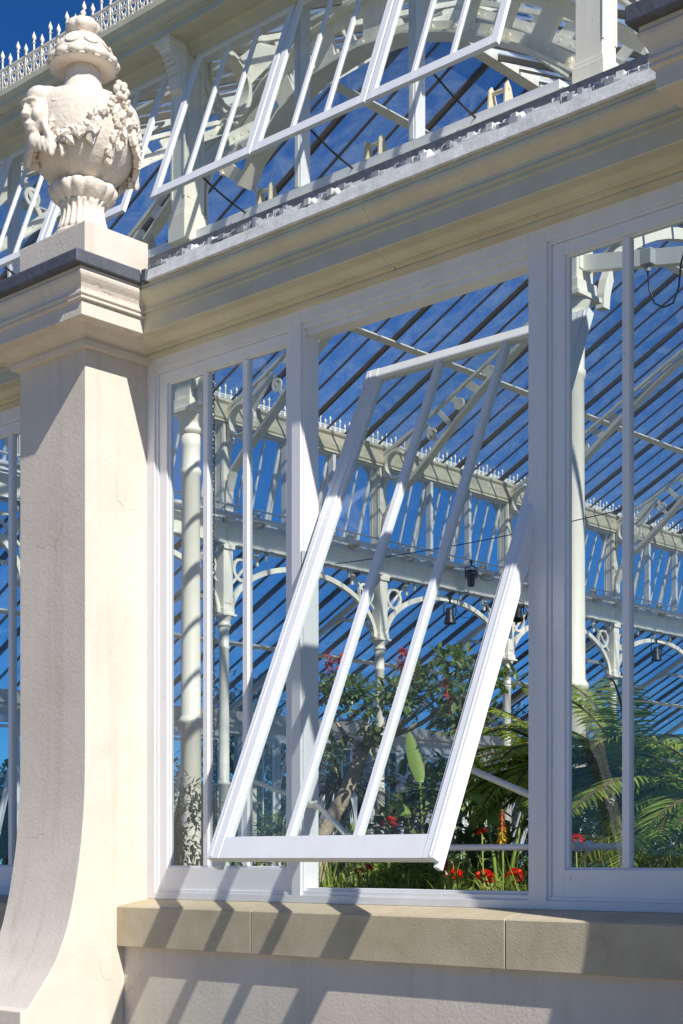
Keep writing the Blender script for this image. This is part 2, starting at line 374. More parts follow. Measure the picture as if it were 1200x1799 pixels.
for px in PX:
    x0, x1, yf = px, px + PW, -.566
    path = [(x0, .1, -1, 0), (x0, yf, -1, -.89), (x1, yf, 1, -.89), (x1, .1, 1, 0)]
    m = MB(); m.sweep(caprof, path); m.box(x0 + .02, x1 - .02, yf + .05, .08, 5.24, 5.65); gpart(m, 'pilaster_capital', M['render'], bevel=.003)
    path = [(x0 - .5, -.0, 0, -1), (x0, -.0, -1, -1), (x0, yf, -1, -.97), (x1, yf, 1, -.97), (x1, -.0, 1, -1), (x1 + .48, -.0, 0, -1)]
    path = [(x0, .0, -1, -1), (x0, yf, -1, -.97), (x1, yf, 1, -.97), (x1, .0, 1, -1)]
    m = MB(); m.sweep(capl, path); m.box(x0 + .02, x1 - .02, yf + .05, .0, 5.66, 5.75)
    m.box(x0 - .428, x0 - .379, -.372, -.02, 5.659, 5.748); m.box(x1 + .379, x1 + .428, -.372, -.02, 5.659, 5.748)
    gpart(m, 'lead_capping', M['lead'], bevel=.006)

# glazing-bar clips scattered along the stepped ledge
def clip_mb(L, r_):
    c = MB(); c.tube([(0, 0, 0), (L, 0, 0)], r_, 10); c.tube([(-.012, 0, 0), (.0, 0, 0)], r_ * 1.12, 10); c.box(L * .4, L * .75, -r_ * 1.25, r_ * .9, -r_ * .8, r_ * 1.15); return c
CT = [(clip_mb(.13, .020), M['ledge']), (clip_mb(.085, .022), M['clip']), (clip_mb(.17, .017), M['clip'])]
clips = [None, None, None]; rc = random.Random(12)
xx = -3.02
while xx < 1.15:
    for row in range(3):
        if rc.random() < .62:
            k = rc.randrange(3); x = xx + rc.uniform(-.06, .06); loc = (x, (-.325, -.25, -.175)[row] + rc.uniform(-.008, .008), (5.762, 5.812, 5.866)[row]); rz = R(rc.uniform(-8, 14))
            if clips[k] is None: clips[k] = holder(CT[k][0], 'glazing_clip', CT[k][1], loc, rz)
            else: dup(clips[k], GH, (loc[0] + 2, loc[1], loc[2]), rz)
    xx += rc.uniform(.15, .3)

# --- facade windows -------------------------------------------------
ZB, ZT = 1.306, 5.285
def frame(m, x0, x1, z0, z1, wl, wr, wb, wt, y0, y1):
    m.box(x0, x0 + wl, y0, y1, z0, z1); m.box(x1 - wr, x1, y0, y1, z0, z1)
    m.box(x0 + wl, x1 - wr, y0, y1, z0, z0 + wb); m.box(x0 + wl, x1 - wr, y0, y1, z1 - wt, z1)
SZ0, SZ1 = 1.55, 4.95
def pivot_sash(angle):
    """centre sash, local frame: origin at pivot, x across, z up the sash when closed"""
    L0, L1 = -2.15, 1.54           # below / above the pivot
    h = MB(); X0, X1 = -.885, .935
    yo, yi = -.05, .012
    # stiles (outer part wider, with a weather fillet), rails
    h.box(X0, X0 + .105, yo, yi, L0 + .0, L1); h.box(X1 - .08, X1, yo, yi, L0, L1)
    h.box(X0 + .105, X1 - .084, yo + .003, yi, L0, L0 + .145); h.box(X0 + .105, X1 - .084, yo + .003, yi, L1 - .075, L1)
    h.box(X0 + .105, X0 + .128, yo + .010, yi - .002, L0 + .145, L1 - .075); h.box(X1 - .10, X1 - .08, yo + .010, yi - .002, L0 + .145, L1 - .075)
    h.box(X1 - .034, X1 - .004, yi, yi + .05, L0 - .03, -.02); h.box(X0 + .004, X0 + .05, yi, yi + .06, L0 - .03, -.02)
    h.box(X0 + .03, X0 + .042, yo - .004, yo, L0 + .01, L1 - .01); h.box(X1 - .034, X1 - .022, yo - .004, yo, L0 + .01, L1 - .01)
    w3 = (X1 - X0 - .185) / 3
    for k in (1, 2):
        xc = X0 + .105 + w3 * k
        h.box(xc - .021, xc + .021, yo + .006, yi - .002, L0 + .145, L1 - .075)
    # vertical bead inside the glass side
    s = MB(); s.box(X0 + .1, X1 - .078, -.020, -.016, L0 + .14, L1 - .07)
    rot = Matrix.Rotation(-angle, 4, 'X')
    return h.xf(rot), s.xf(rot)
def pivots(x):
    m = MB()
    if 1:
        m.tube([(x, .03, 3.55), (x + .006 * (1 if x < -1 else -1), .03, 3.55)], .035, 14); m.box(x - .004, x + .004, .0, .06, 3.44, 3.66)
    return m
def window_frame_mesh():
    m = MB()
    # perimeter members (outer faces at y=0)
    xo = [-3.458, -3.372, -1.956, -1.872, -.005, .122, 1.53, 1.62]
    zb, zt = ZB + .052, 5.184
    for a, b in ((0, 1), (2, 3), (4, 5), (6, 7)): m.box(xo[a], xo[b], 0, .17, ZB, ZT)
    for a, b in ((1, 2), (3, 4), (5, 6)):
        m.box(xo[a], xo[b], 0, .17, ZB, zb); m.box(xo[a], xo[b], 0, .17, zt, ZT)
    # sunk beads round the three lights
    frame(m, -3.372, -1.956, zb, zt, .022, .022, .0221, .022, .016, .14)
    frame(m, .122, 1.53, zb, zt, .022, .022, .0221, .022, .016, .14)
    frame(m, -1.872, -.005, zb, zt, .012, .012, .03, .035, .02, .165)
    m.box(-1.860, -.017, .045, .18, zb + .03, zb + .05); m.box(-1.860, -.017, .05, .18, zt - .075, zt - .035)
    return m
def fixed_sash(x0, x1):
    m = MB(); s = MB(); zb, zt = ZB + .058, 5.160
    frame(m, x0, x1, zb, zt, .085, .055, .175, .075, .028, .085)
    gx0, gx1, gz0, gz1 = x0 + .085, x1 - .055, zb + .175, zt - .075
    frame(m, gx0, gx1, gz0, gz1, .018, .018, .012, .012, .045, .08)
    w = (gx1 - gx0) / 3
    for k in (1, 2):
        m.box(gx0 + w * k - .024, gx0 + w * k + .024, .034, .085, gz0 + .012, gz1 - .012)
    s.box(gx0 + .005, gx1 - .005, .058, .062, gz0 + .003, gz1 - .003)
    return m, s
wm = window_frame_mesh(); f1, s1 = fixed_sash(-3.349, -1.979); f2, s2 = fixed_sash(.145, 1.507)
PIV = (-.905, .0, 3.55)
def make_window(shift, rotz, loc, angle, near):
    o = wm.build('window', M['white'], GH, .003 if near else 0, (loc[0] + 2, loc[1], loc[2]), rotz)
    for f, s in ((f1, s1), (f2, s2)):
        a = f.build('sash', M['sashw'], o, .003 if near else 0); s.build('pane', M['glass'], o)
    h, s = pivot_sash(angle)
    for mb in (h, s): mb.xf(Matrix.Translation(PIV))
    h.build('pivot_sash', M['sashw'], o, .004 if near else 0)['label'] = 'sash swung open on its middle pivots, bottom out'
    s.build('pane', M['glass'], o); [pivots(x_).build('pivot_plate', M['steel'], o) for x_ in (-1.861, -.016)]
    return o
W0 = make_window(0, 0, (0, 0, 0), R(24.0), True)
W0['label'] = 'three-light white window with its centre sash swung wide open'
Wc = make_window(0, 0, (-BAY, 0, 0), R(0), False)
for k in range(5): dup(Wc, GH, (2.33 + 2, 4.6 + 5.7 * k, 0), R(90))
# far-left front bays and the far long wall (seen through the house)
Wd = make_window(0, 0, (-2 * BAY, 0, 0), R(20), False)
for k in (3, 4): dup(Wd, GH, (-k * BAY + 2, 0, 0), 0)
fm = MB()
for k in range(-5, -1):
    fm.box(PX[1] + BAY * k + .0, PX[1] + BAY * k + PW, -.5, .25, 0, 5.66)
fm.box(PX[1] - 4 * BAY, PX[0], -.21, .25, 0, 1.3); fm.box(PX[1] - 4 * BAY, PX[0], -.1, .2, 5.29, 5.7)
gpart(fm, 'base_wall', M['render'])
XW = -27.85
rw = MB(); rw.box(2.33, 2.40, .26, 29, 0, 1.3); rw.box(2.20, 2.45, .26, 29, 5.29, 5.90)
for k in range(5): rw.box(2.15, 2.42, 6.3 + 5.7 * k - .06, 6.3 + 5.7 * k + .55, 1.301, 5.289)
gpart(rw, 'base_wall', M['render'])
lw = MB()
for k in range(9):
    yb = .2 + k * 5.73
    dup(Wd, GH, (XW + 2, yb + 2.4, 0), R(-90)) if k else None
    lw.box(XW - .3, XW + .12, yb - .27 + 1.18, yb + 1.18 - .27 - .0 + .79 - .25, 1.31, 5.6)
lw.box(XW - .3, XW + .1, 0, 52, 0, 1.30); lw.box(XW - .25, XW + .15, 0, 52, 5.29, 5.95); lw.box(XW - .1, XW + .22, 0, 52, 5.6, 5.68)
gpart(lw, 'base_wall', M['render'])

# ================================================================= colonnade, clerestory
XL, XR, YF = -21.85, -3.85, 6.1
YK = [6.5 + 5.65 * k for k in range(8)]
def column_mb():
    m = MB()
    m.lathe([(.19, 0), (.19, 1.0), (.15, 1.05), (.135, 1.2), (.135, 3.36), (.16, 3.38), (.165, 3.42), (.14, 3.46), (.13, 3.48), (.118, 6.62),
             (.135, 6.64), (.135, 6.70), (.12, 6.72), (.125, 7.0), (.14, 7.15)], n=24)
    cap = MB(); cap.lathe([(.14, 7.15), (.17, 7.19), (.175, 7.22), (.15, 7.25), (.16, 7.33), (.20, 7.39), (.205, 7.42)], n=24)
    cap.box(-.22, .22, -.22, .22, 7.42, 7.47)
    sh = MB(); sh.box(-.15, .15, -.15, .15, 7.47, 9.2); sh.box(-.18, .18, -.18, .18, 7.47, 7.60); sh.box(-.19, .19, -.19, .19, 9.02, 9.13)
    for sx in (-1, 1):
        sh.box(sx * .15, sx * .163, -.11, .11, 7.72, 8.9) if sx > 0 else sh.box(-.163, -.15, -.11, .11, 7.72, 8.9)
    return m, cap, sh
cm, cc, cs = column_mb()
c0 = cm.build('column', M['cream'], GH, 0, (-9.85 + 2, YF, 0))
cc.build('capital', M['cream'], c0, .004); cs.build('pier_block', M['cream'], c0, .004)
colpos = [(-3.85, YF), (-15.85, YF), (XL, YF)] + [(XL, y) for y in YK[1:]] + [(XR, y) for y in YK[1:5]]
for x, y in colpos: dup(c0, GH, (x + 2, y, 0))

def arc(cx, cz, r, a0, a1, n=14): return [(cx + r * math.cos(R(a0 + (a1 - a0) * i / n)), cz + r * math.sin(R(a0 + (a1 - a0) * i / n))) for i in range(n + 1)]
def spandrel_mb(L):
    """pierced arch between two columns, local x 0..L"""
    m = MB(); fn = lambda a, b, t: (a, t, b)
    hw = (L - .3) / 2; cx = L / 2
    def el(rx, rz, z0, a0=0, a1=180, n=28): return [(cx + rx * math.cos(R(a0 + (a1 - a0) * i / n)), z0 + rz * math.sin(R(a0 + (a1 - a0) * i / n))) for i in range(n + 1)]
    m.strip(el(hw - .12, 1.32, 7.5), el(hw, 1.45, 7.5), fn, -.05, .05)
    for sx in (-1, 1):
        q = [(cx + sx * (a - cx), b) for a, b in arc(cx + hw - .42, 8.62, .30, 0, 360, 22)]
        q2 = [(cx + sx * (a - cx), b) for a, b in arc(cx + hw - .42, 8.62, .22, 0, 360, 22)]
        m.strip(q2, q, fn, -.03, .03)
        m.beam((cx + sx * (hw - .95), 0, 8.78), (cx + sx * (hw - .95), 0, 9.14), .07, .05)
        m.beam((cx + sx * (hw - .1), 0, 8.25), (cx + sx * (hw - .9), 0, 9.05), .05, .05)
    return m
def girder_mb(L):
    m = MB(); m.box(0, L, -.09, .09, 9.15, 9.55); m.box(0, L, -.15, .15, 9.55, 9.64); m.box(0, L, -.13, .13, 9.14, 9.185)
    for i in range(int(L / .8) + 1): m.box(i * .8 - .01, i * .8 + .01, -.105, .105, 9.19, 9.55)
    return m
def pipes_mb(L):
    m = MB(); m.tube([(0, .38, 9.80), (L, .38, 9.80)], .062, 10); m.tube([(0, .46, 10.0), (L, .46, 10.0)], .022, 6)
    for i in range(int(L / 1.2) + 1):
        m.box(i * 1.2, i * 1.2 + .04, .1, .42, 9.66, 9.72); m.tube([(i * 1.2 + .3, .38, 9.80), (i * 1.2 + .34, .38, 9.8)], .075, 10)
        m.tube([(i * 1.2 + .6, .46, 10.0), (i * 1.2 + .64, .46, 10.0)], .04, 6)
    return m
def flange_mb(L):
    m = MB(); m.box(.2, L - .2, .14, .30, 9.11, 9.135)
    for i in range(int(L / 1.0)): m.box(.4 + i, .44 + i, .14, .2, 8.9, 9.11)
    return m
def opener_mb():
    m = MB(); fn = lambda a, b, t: (t, a, b)
    for sx in (-.11, .11):
        m.prism([(.02, 9.66), (.26, 9.66), (.20, 9.88), (.14, 10.04), (.09, 10.10), (.04, 10.04), (.03, 9.88)], fn, sx - .013, sx + .013)
    m.box(-.16, .16, .0, .3, 9.72, 9.78); m.tube([(-.13, .1, 10.02), (.13, .1, 10.02)], .025, 8)
    return m
def cresting_mb(L, n):
    m = MB(); z0, y = 12.30, 0
    m.box(0, L, -.012, .012, z0, z0 + .02); m.box(0, L, -.014, .014, z0 + .30, z0 + .325); m.box(0, L, -.01, .01, z0 + .17, z0 + .182)
    p = L / n; fn = lambda a, b, t: (a, t, b)
    for i in range(n):
        x = (i + .5) * p; tall = i % 2 == 0
        top = z0 + (.60 if tall else .50)
        m.tube([(x, 0, z0), (x, 0, z0 + .33), (x, 0, top - .17)], [.018, .014, .010], 6)
        m.lathe([(.008, 0), (.03, .012), (.012, .03), (.012, .045), (.034, .075), (.03, .10), (.008, .15), (.002, .17)], (x, 0, top - .18), 6)
        for sx in (-1, 1):
            m.tube([(x + sx * p * .48, 0, z0 + .02), (x + sx * p * .30, 0, z0 + .10), (x + sx * .02, 0, z0 + .31)], .010, 5, False)
            q = arc(x + sx * p * .22, z0 + .08, .04, 0, 360, 10); m.tube([(a, 0, b) for a, b in q], .010, 5, False)
            q = arc(x + sx * p * .32, z0 + .24, .035, 0, 360, 10); m.tube([(a, 0, b) for a, b in q], .009, 5, False)
    return m
# clerestory unit, local x 0..L between pier centres, outside = -y
def pier_mb():
    m = MB(); m.box(-.13, .13, -.22, .12, 9.66, 12.06); m.box(-.165, .165, -.255, .14, 9.64, 9.98); m.box(-.15, .15, -.24, .13, 9.98, 10.03)
    m.box(-.14, -.10, -.232, -.22, 10.2, 11.5); m.box(.10, .14, -.232, -.22, 10.2, 11.5)
    m.box(.13, .142, -.18, -.14, 10.2, 11.9); m.box(.13, .142, .04, .08, 10.2, 11.9); m.box(-.13, .13, -.22, .12, 12.061, 12.16)
    return m
def console_mb():
    m = MB(); fn = lambda a, b, t: (t, a, b)
    m.prism([(-.22, 11.55), (-.26, 11.57), (-.30, 11.66), (-.29, 11.76), (-.32, 11.88), (-.38, 11.98), (-.45, 12.04), (-.47, 12.10), (-.22, 12.10)], fn, -.10, .10)
    for i in range(9):
        a = (-.285 - .01 * i, 11.60 + .06 * i) if i < 4 else (-.31 - .028 * (i - 3), 11.79 + .055 * (i - 3))
        m.box(-.085, .085, a[0] - .01, a[0] + .04, a[1] - .015, a[1] + .02)
    m.box(-.15, .15, -.50, -.2, 12.102, 12.168)
    return m
def head_mb(L):
    m = MB()
    prof = [(-.16, 12.05), (-.14, 12.10), (-.17, 12.14), (-.17, 12.46), (-.22, 12.52), (-.22, 12.58), (.1, 12.58), (.1, 12.40),
            (.50, 12.40), (.66, 12.53), (.70, 12.53), (.70, 12.46), (.685, 12.44), (.66, 12.41), (.64, 12.35), (.60, 12.31), (.57, 12.30), (.57, 12.27), (.53, 12.265), (.53, 12.165), (.50, 12.16),
            (.50, 12.17), (.20, 12.17), (.17, 12.13), (.16, 12.09), (.08, 12.05)]
    m.prism([(-a, b) for a, b in prof], lambda y, z, t: (t, y, z), 0, L)
    return m
def mullion_mb(L, n=3):
    m = MB(); p = (L - .51) / n
    for k in range(1, n): x = .18 + p * k; m.box(x - .055, x + .055, -.05, .12, 9.79, 12.02); m.box(x - .03, x + .03, -.065, -.05, 9.80, 12.0)
    m.box(.13, L - .13, -.06, .14, 9.56, 9.79); m.box(.13, L - .13, -.03, .1, 12.0, 12.05)
    return m
def clsash(L, n=3, ang=20.5):
    p = (L - .51) / n; H = 2.26; w = p - .03
    m = MB(); s = MB()
    frame(m, -w / 2, w / 2, -H, 0, .095, .095, .125, .08, -.05, .0)
    w3 = (w - .19) / 3
    for k in (1, 2): xc = -w / 2 + .095 + w3 * k; m.box(xc - .026, xc + .026, -.045, -.004, -H + .125, -.08)
    s.box(-w / 2 + .09, w / 2 - .09, -.022, -.018, -H + .12, -.075)
    rot = Matrix.Translation((0, -.02, 12.05)) @ Matrix.Rotation(R(-ang), 4, 'X')
    m.xf(rot); s.xf(rot)
    rod = MB()
    a = Vector((0, -.02 - math.sin(R(ang)) * (H - .04), 12.05 - math.cos(R(ang)) * (H - .04))); b = Vector((.0, .12, 9.72))
    N = 46; pts = [a.lerp(b, i / N) + Vector((0, 0, -.03 * math.sin(math.pi * i / N))) for i in range(N + 1)]
    rod.tube(pts, [.016 if i % 2 else .009 for i in range(N + 1)], 6)
    return m, s, rod
def clerestory(loc, rotz, L, nc, ang, detail=True):
    M4 = dict(loc=(loc[0] + 2, loc[1], loc[2]), rotz=rotz)
    parts = []
    def P(mb, name, mat, bev=0): o = mb.build(name, mat, GH, bev, M4['loc'], rotz); parts.append(o); return o
    P(pier_mb(), 'clerestory_pier', M['white'] if False else M['cream'], .006); P(console_mb(), 'eaves_bracket', M['cream'])
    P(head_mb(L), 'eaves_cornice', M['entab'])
    P(mullion_mb(L), 'clerestory_frame', M['white'], .004)
    P(cresting_mb(L, nc), 'roof_cresting', M['cream']).location.z = 0
    m, s, r = clsash(L, 3, ang); p = (L - .51) / 3
    ms = m.build('m', M['sashw'], None, .003); ss = s.build('s', M['glass'], None); rs = r.build('r', M['black'], None); op = opener_mb().build('o', M['entab'], None, .004)
    rot = Matrix.Rotation(rotz, 4, 'Z')
    for k in range(3):
        off = rot @ Vector((.18 + p * (k + .5), 0, 0)); l = Vector(M4['loc']) + off
        a = ms.copy(); a.name = 'clerestory_sash'; COL.objects.link(a); a.parent = GH; a.location = l; a.rotation_euler.z = rotz; parts.append(a)
        b = ss.copy(); b.name = 'pane'; COL.objects.link(b); b.parent = a; 
        b = rs.copy(); b.name = 'stay_rod'; COL.objects.link(b); b.parent = a
        c = op.copy(); c.name = 'opener_bracket'; COL.objects.link(c); c.parent = GH; c.location = l + rot @ Vector((.22, 0, 0)); c.rotation_euler.z = rotz; parts.append(c)
    for o in (ms, ss, rs, op): bpy.data.objects.remove(o)
    sp = P(spandrel_mb(L), 'spandrel_arch', M['cream']); P(girder_mb(L), 'gallery_girder', M['cream'], .004)
    P(pipes_mb(L), 'gallery_pipe', M['white']); P(flange_mb(L), 'cable_tray', M['steel'])
    for o in parts:
        if o.name.startswith('roof_cresting'):
            off = rot @ Vector((0, -.66, 0)); o.location = Vector(M4['loc']) + off + Vector((0, 0, .235 if rotz == 0 else .42))
    return parts
def cdup(parts, loc, rotz, loc0, rotz0):
    dr = Matrix.Rotation(rotz - rotz0, 4, 'Z')
    for o in parts:
        q = o.location - Vector((loc0[0] + 2, loc0[1], loc0[2])); q = dr @ q
        dup(o, GH, Vector((loc[0] + 2, loc[1], loc[2])) + q, rotz)
# front: piers at x = -9.85, -3.85 ... (local x runs +X, outside -Y)
fr = clerestory((-9.85, YF, 0), 0, 6.0, 32, 20.5)
for x in (-15.85, -21.85): cdup(fr, (x, YF, 0), 0, (-9.85, YF, 0), 0)
# left long side (outside -X): local x runs to -Y
lf = clerestory((XL, YK[2], 0), R(-90), 5.65, 30, 16)
for y in YK[1:2] + YK[3:]: cdup(lf, (XL, y, 0), R(-90), (XL, YK[2], 0), R(-90))
# right long side (only its shadows and reflections matter)
for y in [YF + .35 + 5.65 * k for k in range(4)]: cdup(lf, (XR, y, 0), R(90), (XL, YK[2], 0), R(-90))
# remove duplicated parts far out of sight is not needed

# ---- main roof: hip front + two long slopes
T = math.tan(R(27.4)); Z0 = 12.56; XM = (XL + XR) / 2; ZR = Z0 + (XM - XL) * T; YE = 46.0; YH = YF + (XM - XL)
def plane_glass(pts, name='roof_glass', mat='rglass'):
    m = MB(); n = len(pts); m.add([Vector(p) + Vector((0, 0, .045)) for p in pts], [tuple(range(n))]); return gpart(m, name, M[mat])
plane_glass([(XL, YF, Z0), (XM, YH, ZR), (XM, YE, ZR), (XL, YE, Z0)])
plane_glass([(XR, YF, Z0), (XR, YE, Z0), (XM, YE, ZR), (XM, YH, ZR)])
plane_glass([(XL, YF, Z0), (XR, YF, Z0), (XM, YH, ZR)])
def bars_long(x0, xr, sgn, ylist, z0, xtop_fn, w=.03, h=.05):
    m = MB()
    for i, y in ylist:
        xt = xtop_fn(y); th = i % 3 == 0
        m.beam((x0, y, z0), (xt, y, z0 + abs(xt - x0) * T), .085 if th else w, .12 if th else h)
    return m
ys = [(i, 6.6 + i * .667) for i in range(60) if 6.6 + i * .667 < YE]
for k in range(7):
    seg = [q for q in ys if YF + 5.65 * k <= q[1] < YF + 5.65 * (k + 1)]
    if not seg: continue
    gpart(bars_long(XL, XM, 1, seg, Z0, lambda y: min(XM, XL + (y - YF))), 'roof_bars', M['bar'])
    gpart(bars_long(XR, XM, -1, seg, Z0, lambda y: max(XM, XR - (y - YF))), 'roof_bars', M['bar'])
m = MB()
for i in range(1, 36):
    x = XL + i * .667; yt = YF + min(x - XL, XR - x)
    if x < XR: m.beam((x, YF, Z0), (x, yt, Z0 + (yt - YF) * T), .085 if i % 3 == 0 else .03, .12 if i % 3 == 0 else .05)
gpart(m, 'roof_bars', M['bar'])
for d in (2.95, 7.3):
    z = Z0 + d * T - .10; m = MB()
    m.beam((XL + d, YF + d, z), (XL + d, YE, z), .16, .05, (-T, 0, 1)); gpart(m, 'purlin', M['cream'])
    m = MB(); m.beam((XR - d, YF + d, z), (XR - d, YE, z), .16, .05, (T, 0, 1)); gpart(m, 'purlin', M['cream'])
    m = MB(); m.beam((XL + d, YF + d, z), (XR - d, YF + d, z), .16, .05); gpart(m, 'purlin', M['cream'])
m = MB(); m.beam((XM, YH, ZR), (XM, YE, ZR), .25, .3); m.beam((XL, YF, Z0), (XM, YH, ZR), .14, .2); m.beam((XR, YF, Z0), (XM, YH, ZR), .14, .2)
gpart(m, 'ridge_beam', M['cream'])
# ---- lean-to aisle roofs
ZA = 9.15; ZW = 5.95
def aisle(nameslope):
    pass
Ta = (ZA - ZW) / 6.0
plane_glass([(XW, 0, ZW), (XW, YE, ZW), (XL, YE, ZA), (XL, YF, ZA)])
plane_glass([(XW, 0, ZW), (XL, YF, ZA), (XR, YF, ZA), (XR + 6, 0, ZW)], mat='aglass')
for k in range(7):
    seg = [q for q in ys if YF + 5.65 * k <= q[1] < YF + 5.65 * (k + 1)]
    if not seg: continue
    m = MB()
    for i, y in seg: m.beam((XW, y, ZW), (XL, y, ZA), .085 if i % 3 == 0 else .035, .12 if i % 3 == 0 else .06)
    gpart(m, 'aisle_roof_bars', M['bar'])
plane_glass([(XR + 6, 0, ZW), (XR, YF, ZA), (XR, 30, ZA), (XR + 6, 30, ZW)], mat='aglass')
m = MB()
for i, y in ys:
    if y < 30: m.beam((XR + 6, y, ZW), (XR, y, ZA), .085 if i % 3 == 0 else .035, .12 if i % 3 == 0 else .06)
for k in range(1, 9): m.beam((XR + 6, k * .667, ZW), (XR + 6 - k * .667 * .98, k * .667, ZW + k * .667 * .98 * Ta), .035, .06)
gpart(m, 'aisle_roof_bars', M['bar'])
m = MB(); m.beam((XW + 2.9, 3, ZW + 2.9 * Ta - .1), (XW + 2.9, YE, ZW + 2.9 * Ta - .1), .14, .05, (-.5, 0, 1)); gpart(m, 'purlin', M['cream'])
for a, b in ((-21.5, -15.85), (-15.85, -9.85), (-9.85, -3.85)):
    m = MB(); i = int(a / .667)
    while i * .667 < b:
        if i * .667 > a:
            x = i * .667; m.beam((x, .12, ZW), (x, YF - .1, ZA), .07 if i % 3 == 0 else .03, .10 if i % 3 == 0 else .05)
        i += 1
    gpart(m, 'aisle_roof_bars', M['bar'])
# aisle raking braces on the left columns
for y in YK[1:]:
    m = MB(); fn = lambda a, b, t, y=y: (a, y + t, b)
    pts = [(XL - .15, 7.6), (XL - .5, 8.0), (XL - 1.4, 8.2), (XL - 2.8, 7.75), (XW + .2, 6.05)]
    m.strip([(a, b - .10) for a, b in pts], pts, fn, -.05, .05)
    m.beam((XL, y, 9.0), (XW, y, ZW - .08), .1, .14)
    gpart(m, 'aisle_rib', M['cream'])
# ---- main ribs
def rib_mb():
    """local frame: x from the column towards the nave, z absolute"""
    m = MB(); fn = lambda a, b, t: (a, t, b)
    low = [(.05, 9.66), (.05, 10.4), (.22, 10.85), (.62, 11.25), (1.15, 11.62), (1.8, 12.15), (2.55, 12.80), (3.3, 13.38), (4.1, 13.95), (4.9, 14.5), (6.0, 15.16), (7.5, 16.0)]
    def off(l, d):
        o = []
        for i, (a, b) in enumerate(l):
            p = l[max(i - 1, 0)]; q = l[min(i + 1, len(l) - 1)]; dx, dz = q[0] - p[0], q[1] - p[1]; n = math.hypot(dx, dz)
            o.append((a - dz / n * d, b + dx / n * d))
        return o
    m.strip(low, off(low, .13), fn, -.03, .03); m.strip(off(low, .0), off(low, -.03), fn, -.12, .12)
    up = [(0.02, 12.36), (.45, 12.52), (.8, 12.68), (1.25, 12.86), (2.2, 13.35), (3.3, 13.92), (4.6, 14.62), (6.0, 15.35), (7.5, 16.1)]
    m.strip(up, off(up, .07), fn, -.045, .045)
    # ring between post and rib
    m.strip(arc(.50, 12.02, .36, 0, 360, 26), arc(.50, 12.02, .45, 0, 360, 26), fn, -.05, .05)
    m.strip(arc(.50, 12.02, .34, 0, 360, 26), arc(.50, 12.02, .36, 0, 360, 26), fn, -.10, .10)
    m.prism([(.02, 11.5), (.15, 11.62), (.08, 11.9), (.10, 12.3), (.3, 12.5), (.02, 12.4)], fn, -.03, .03)
    m.prism([(.9, 12.1), (1.3, 12.55), (1.6, 12.9), (1.1, 12.78), (.75, 12.45), (.93, 12.25)], fn, -.028, .028)
    # pierced web plates
    def lerp(l, t):
        t *= len(l) - 1; i = min(int(t), len(l) - 2); u = t - i
        return (l[i][0] * (1 - u) + l[i + 1][0] * u, l[i][1] * (1 - u) + l[i + 1][1] * u)
    for j, t in enumerate([.42 + .055 * k for k in range(9)]):
        a = lerp(low, t + .05); b = lerp(up, t - .02 + (0.02 * j / 8))
        m.beam((a[0], 0, a[1]), (b[0], 0, b[1]), .028 + .001 * j, .09 + .035 * j)
        c = ((a[0] + b[0]) / 2, (a[1] + b[1]) / 2)
        if j % 2 == 0 and math.hypot(a[0] - b[0], a[1] - b[1]) > .3:
            m.strip(arc(c[0], c[1], .10, 0, 360, 14), arc(c[0], c[1], .16, 0, 360, 14), fn, -.02, .02)
    for i in range(44):
        t = i / 43; a = lerp(off(low, .05), t); m.tube([(a[0], -.045, a[1]), (a[0], .045, a[1])], .022, 6)
    for i in range(18):
        q = arc(.5, 12.02, .52, 120, 300, 18)[i]; m.tube([(q[0], -.045, q[1]), (q[0], .045, q[1])], .018, 6)
    return m
rm = rib_mb(); r0 = holder(rm, 'arch_rib', M['cream'], (XL + .12, YK[3], 0))
for y in YK[1:3] + YK[4:]: dup(r0, GH, (XL + .12 + 2, y, 0))
for y in YK[1:5]: dup(r0, GH, (XR - .12 + 2, y, 0), R(180))
ab = [(-10.30, 10.99), (-10.07, 11.30), (-9.51, 11.76), (-8.87, 12.03), (-8.05, 12.12), (-7.27, 12.02), (-6.54, 11.77), (-6.01, 11.52), (-5.46, 11.205), (-4.86, 10.76), (-4.15, 10.2)]
def offl(l, d):
    o = []
    for i, (a, b) in enumerate(l):
        p = l[max(i - 1, 0)]; q = l[min(i + 1, len(l) - 1)]; dx, dz = q[0] - p[0], q[1] - p[1]; n = math.hypot(dx, dz); o.append((a - dz / n * d, b + dx / n * d))
    return o
m = MB(); fn = lambda a, b, t: (a, 7.5 + t, b)
m.strip(ab, offl(ab, -.03), fn, -.16, .16); m.strip(ab, offl(ab, .15), fn, -.03, .03); m.strip(offl(ab, .46), offl(ab, .60), fn, -.03, .03); m.strip(offl(ab, .60), offl(ab, .63), fn, -.13, .13)
for i in range(len(ab) - 1):
    a = offl(ab, .14)[i]; b = offl(ab, .47)[i]; a2 = ((offl(ab, .14)[i][0] * .6 + offl(ab, .14)[i + 1][0] * .4), (offl(ab, .14)[i][1] * .6 + offl(ab, .14)[i + 1][1] * .4)); b2 = ((offl(ab, .47)[i][0] * .6 + offl(ab, .47)[i + 1][0] * .4), (offl(ab, .47)[i][1] * .6 + offl(ab, .47)[i + 1][1] * .4))
    m.prism([a, a2, b2, b], fn, -.028, .028)
    for q in (offl(ab, .08)[i], offl(ab, .53)[i], ((offl(ab, .08)[i][0] + offl(ab, .08)[i + 1][0]) / 2, (offl(ab, .08)[i][1] + offl(ab, .08)[i + 1][1]) / 2)): m.tube([(q[0], 7.44, q[1]), (q[0], 7.56, q[1])], .028, 6)
gpart(m, 'arch_rib', M['cream'])
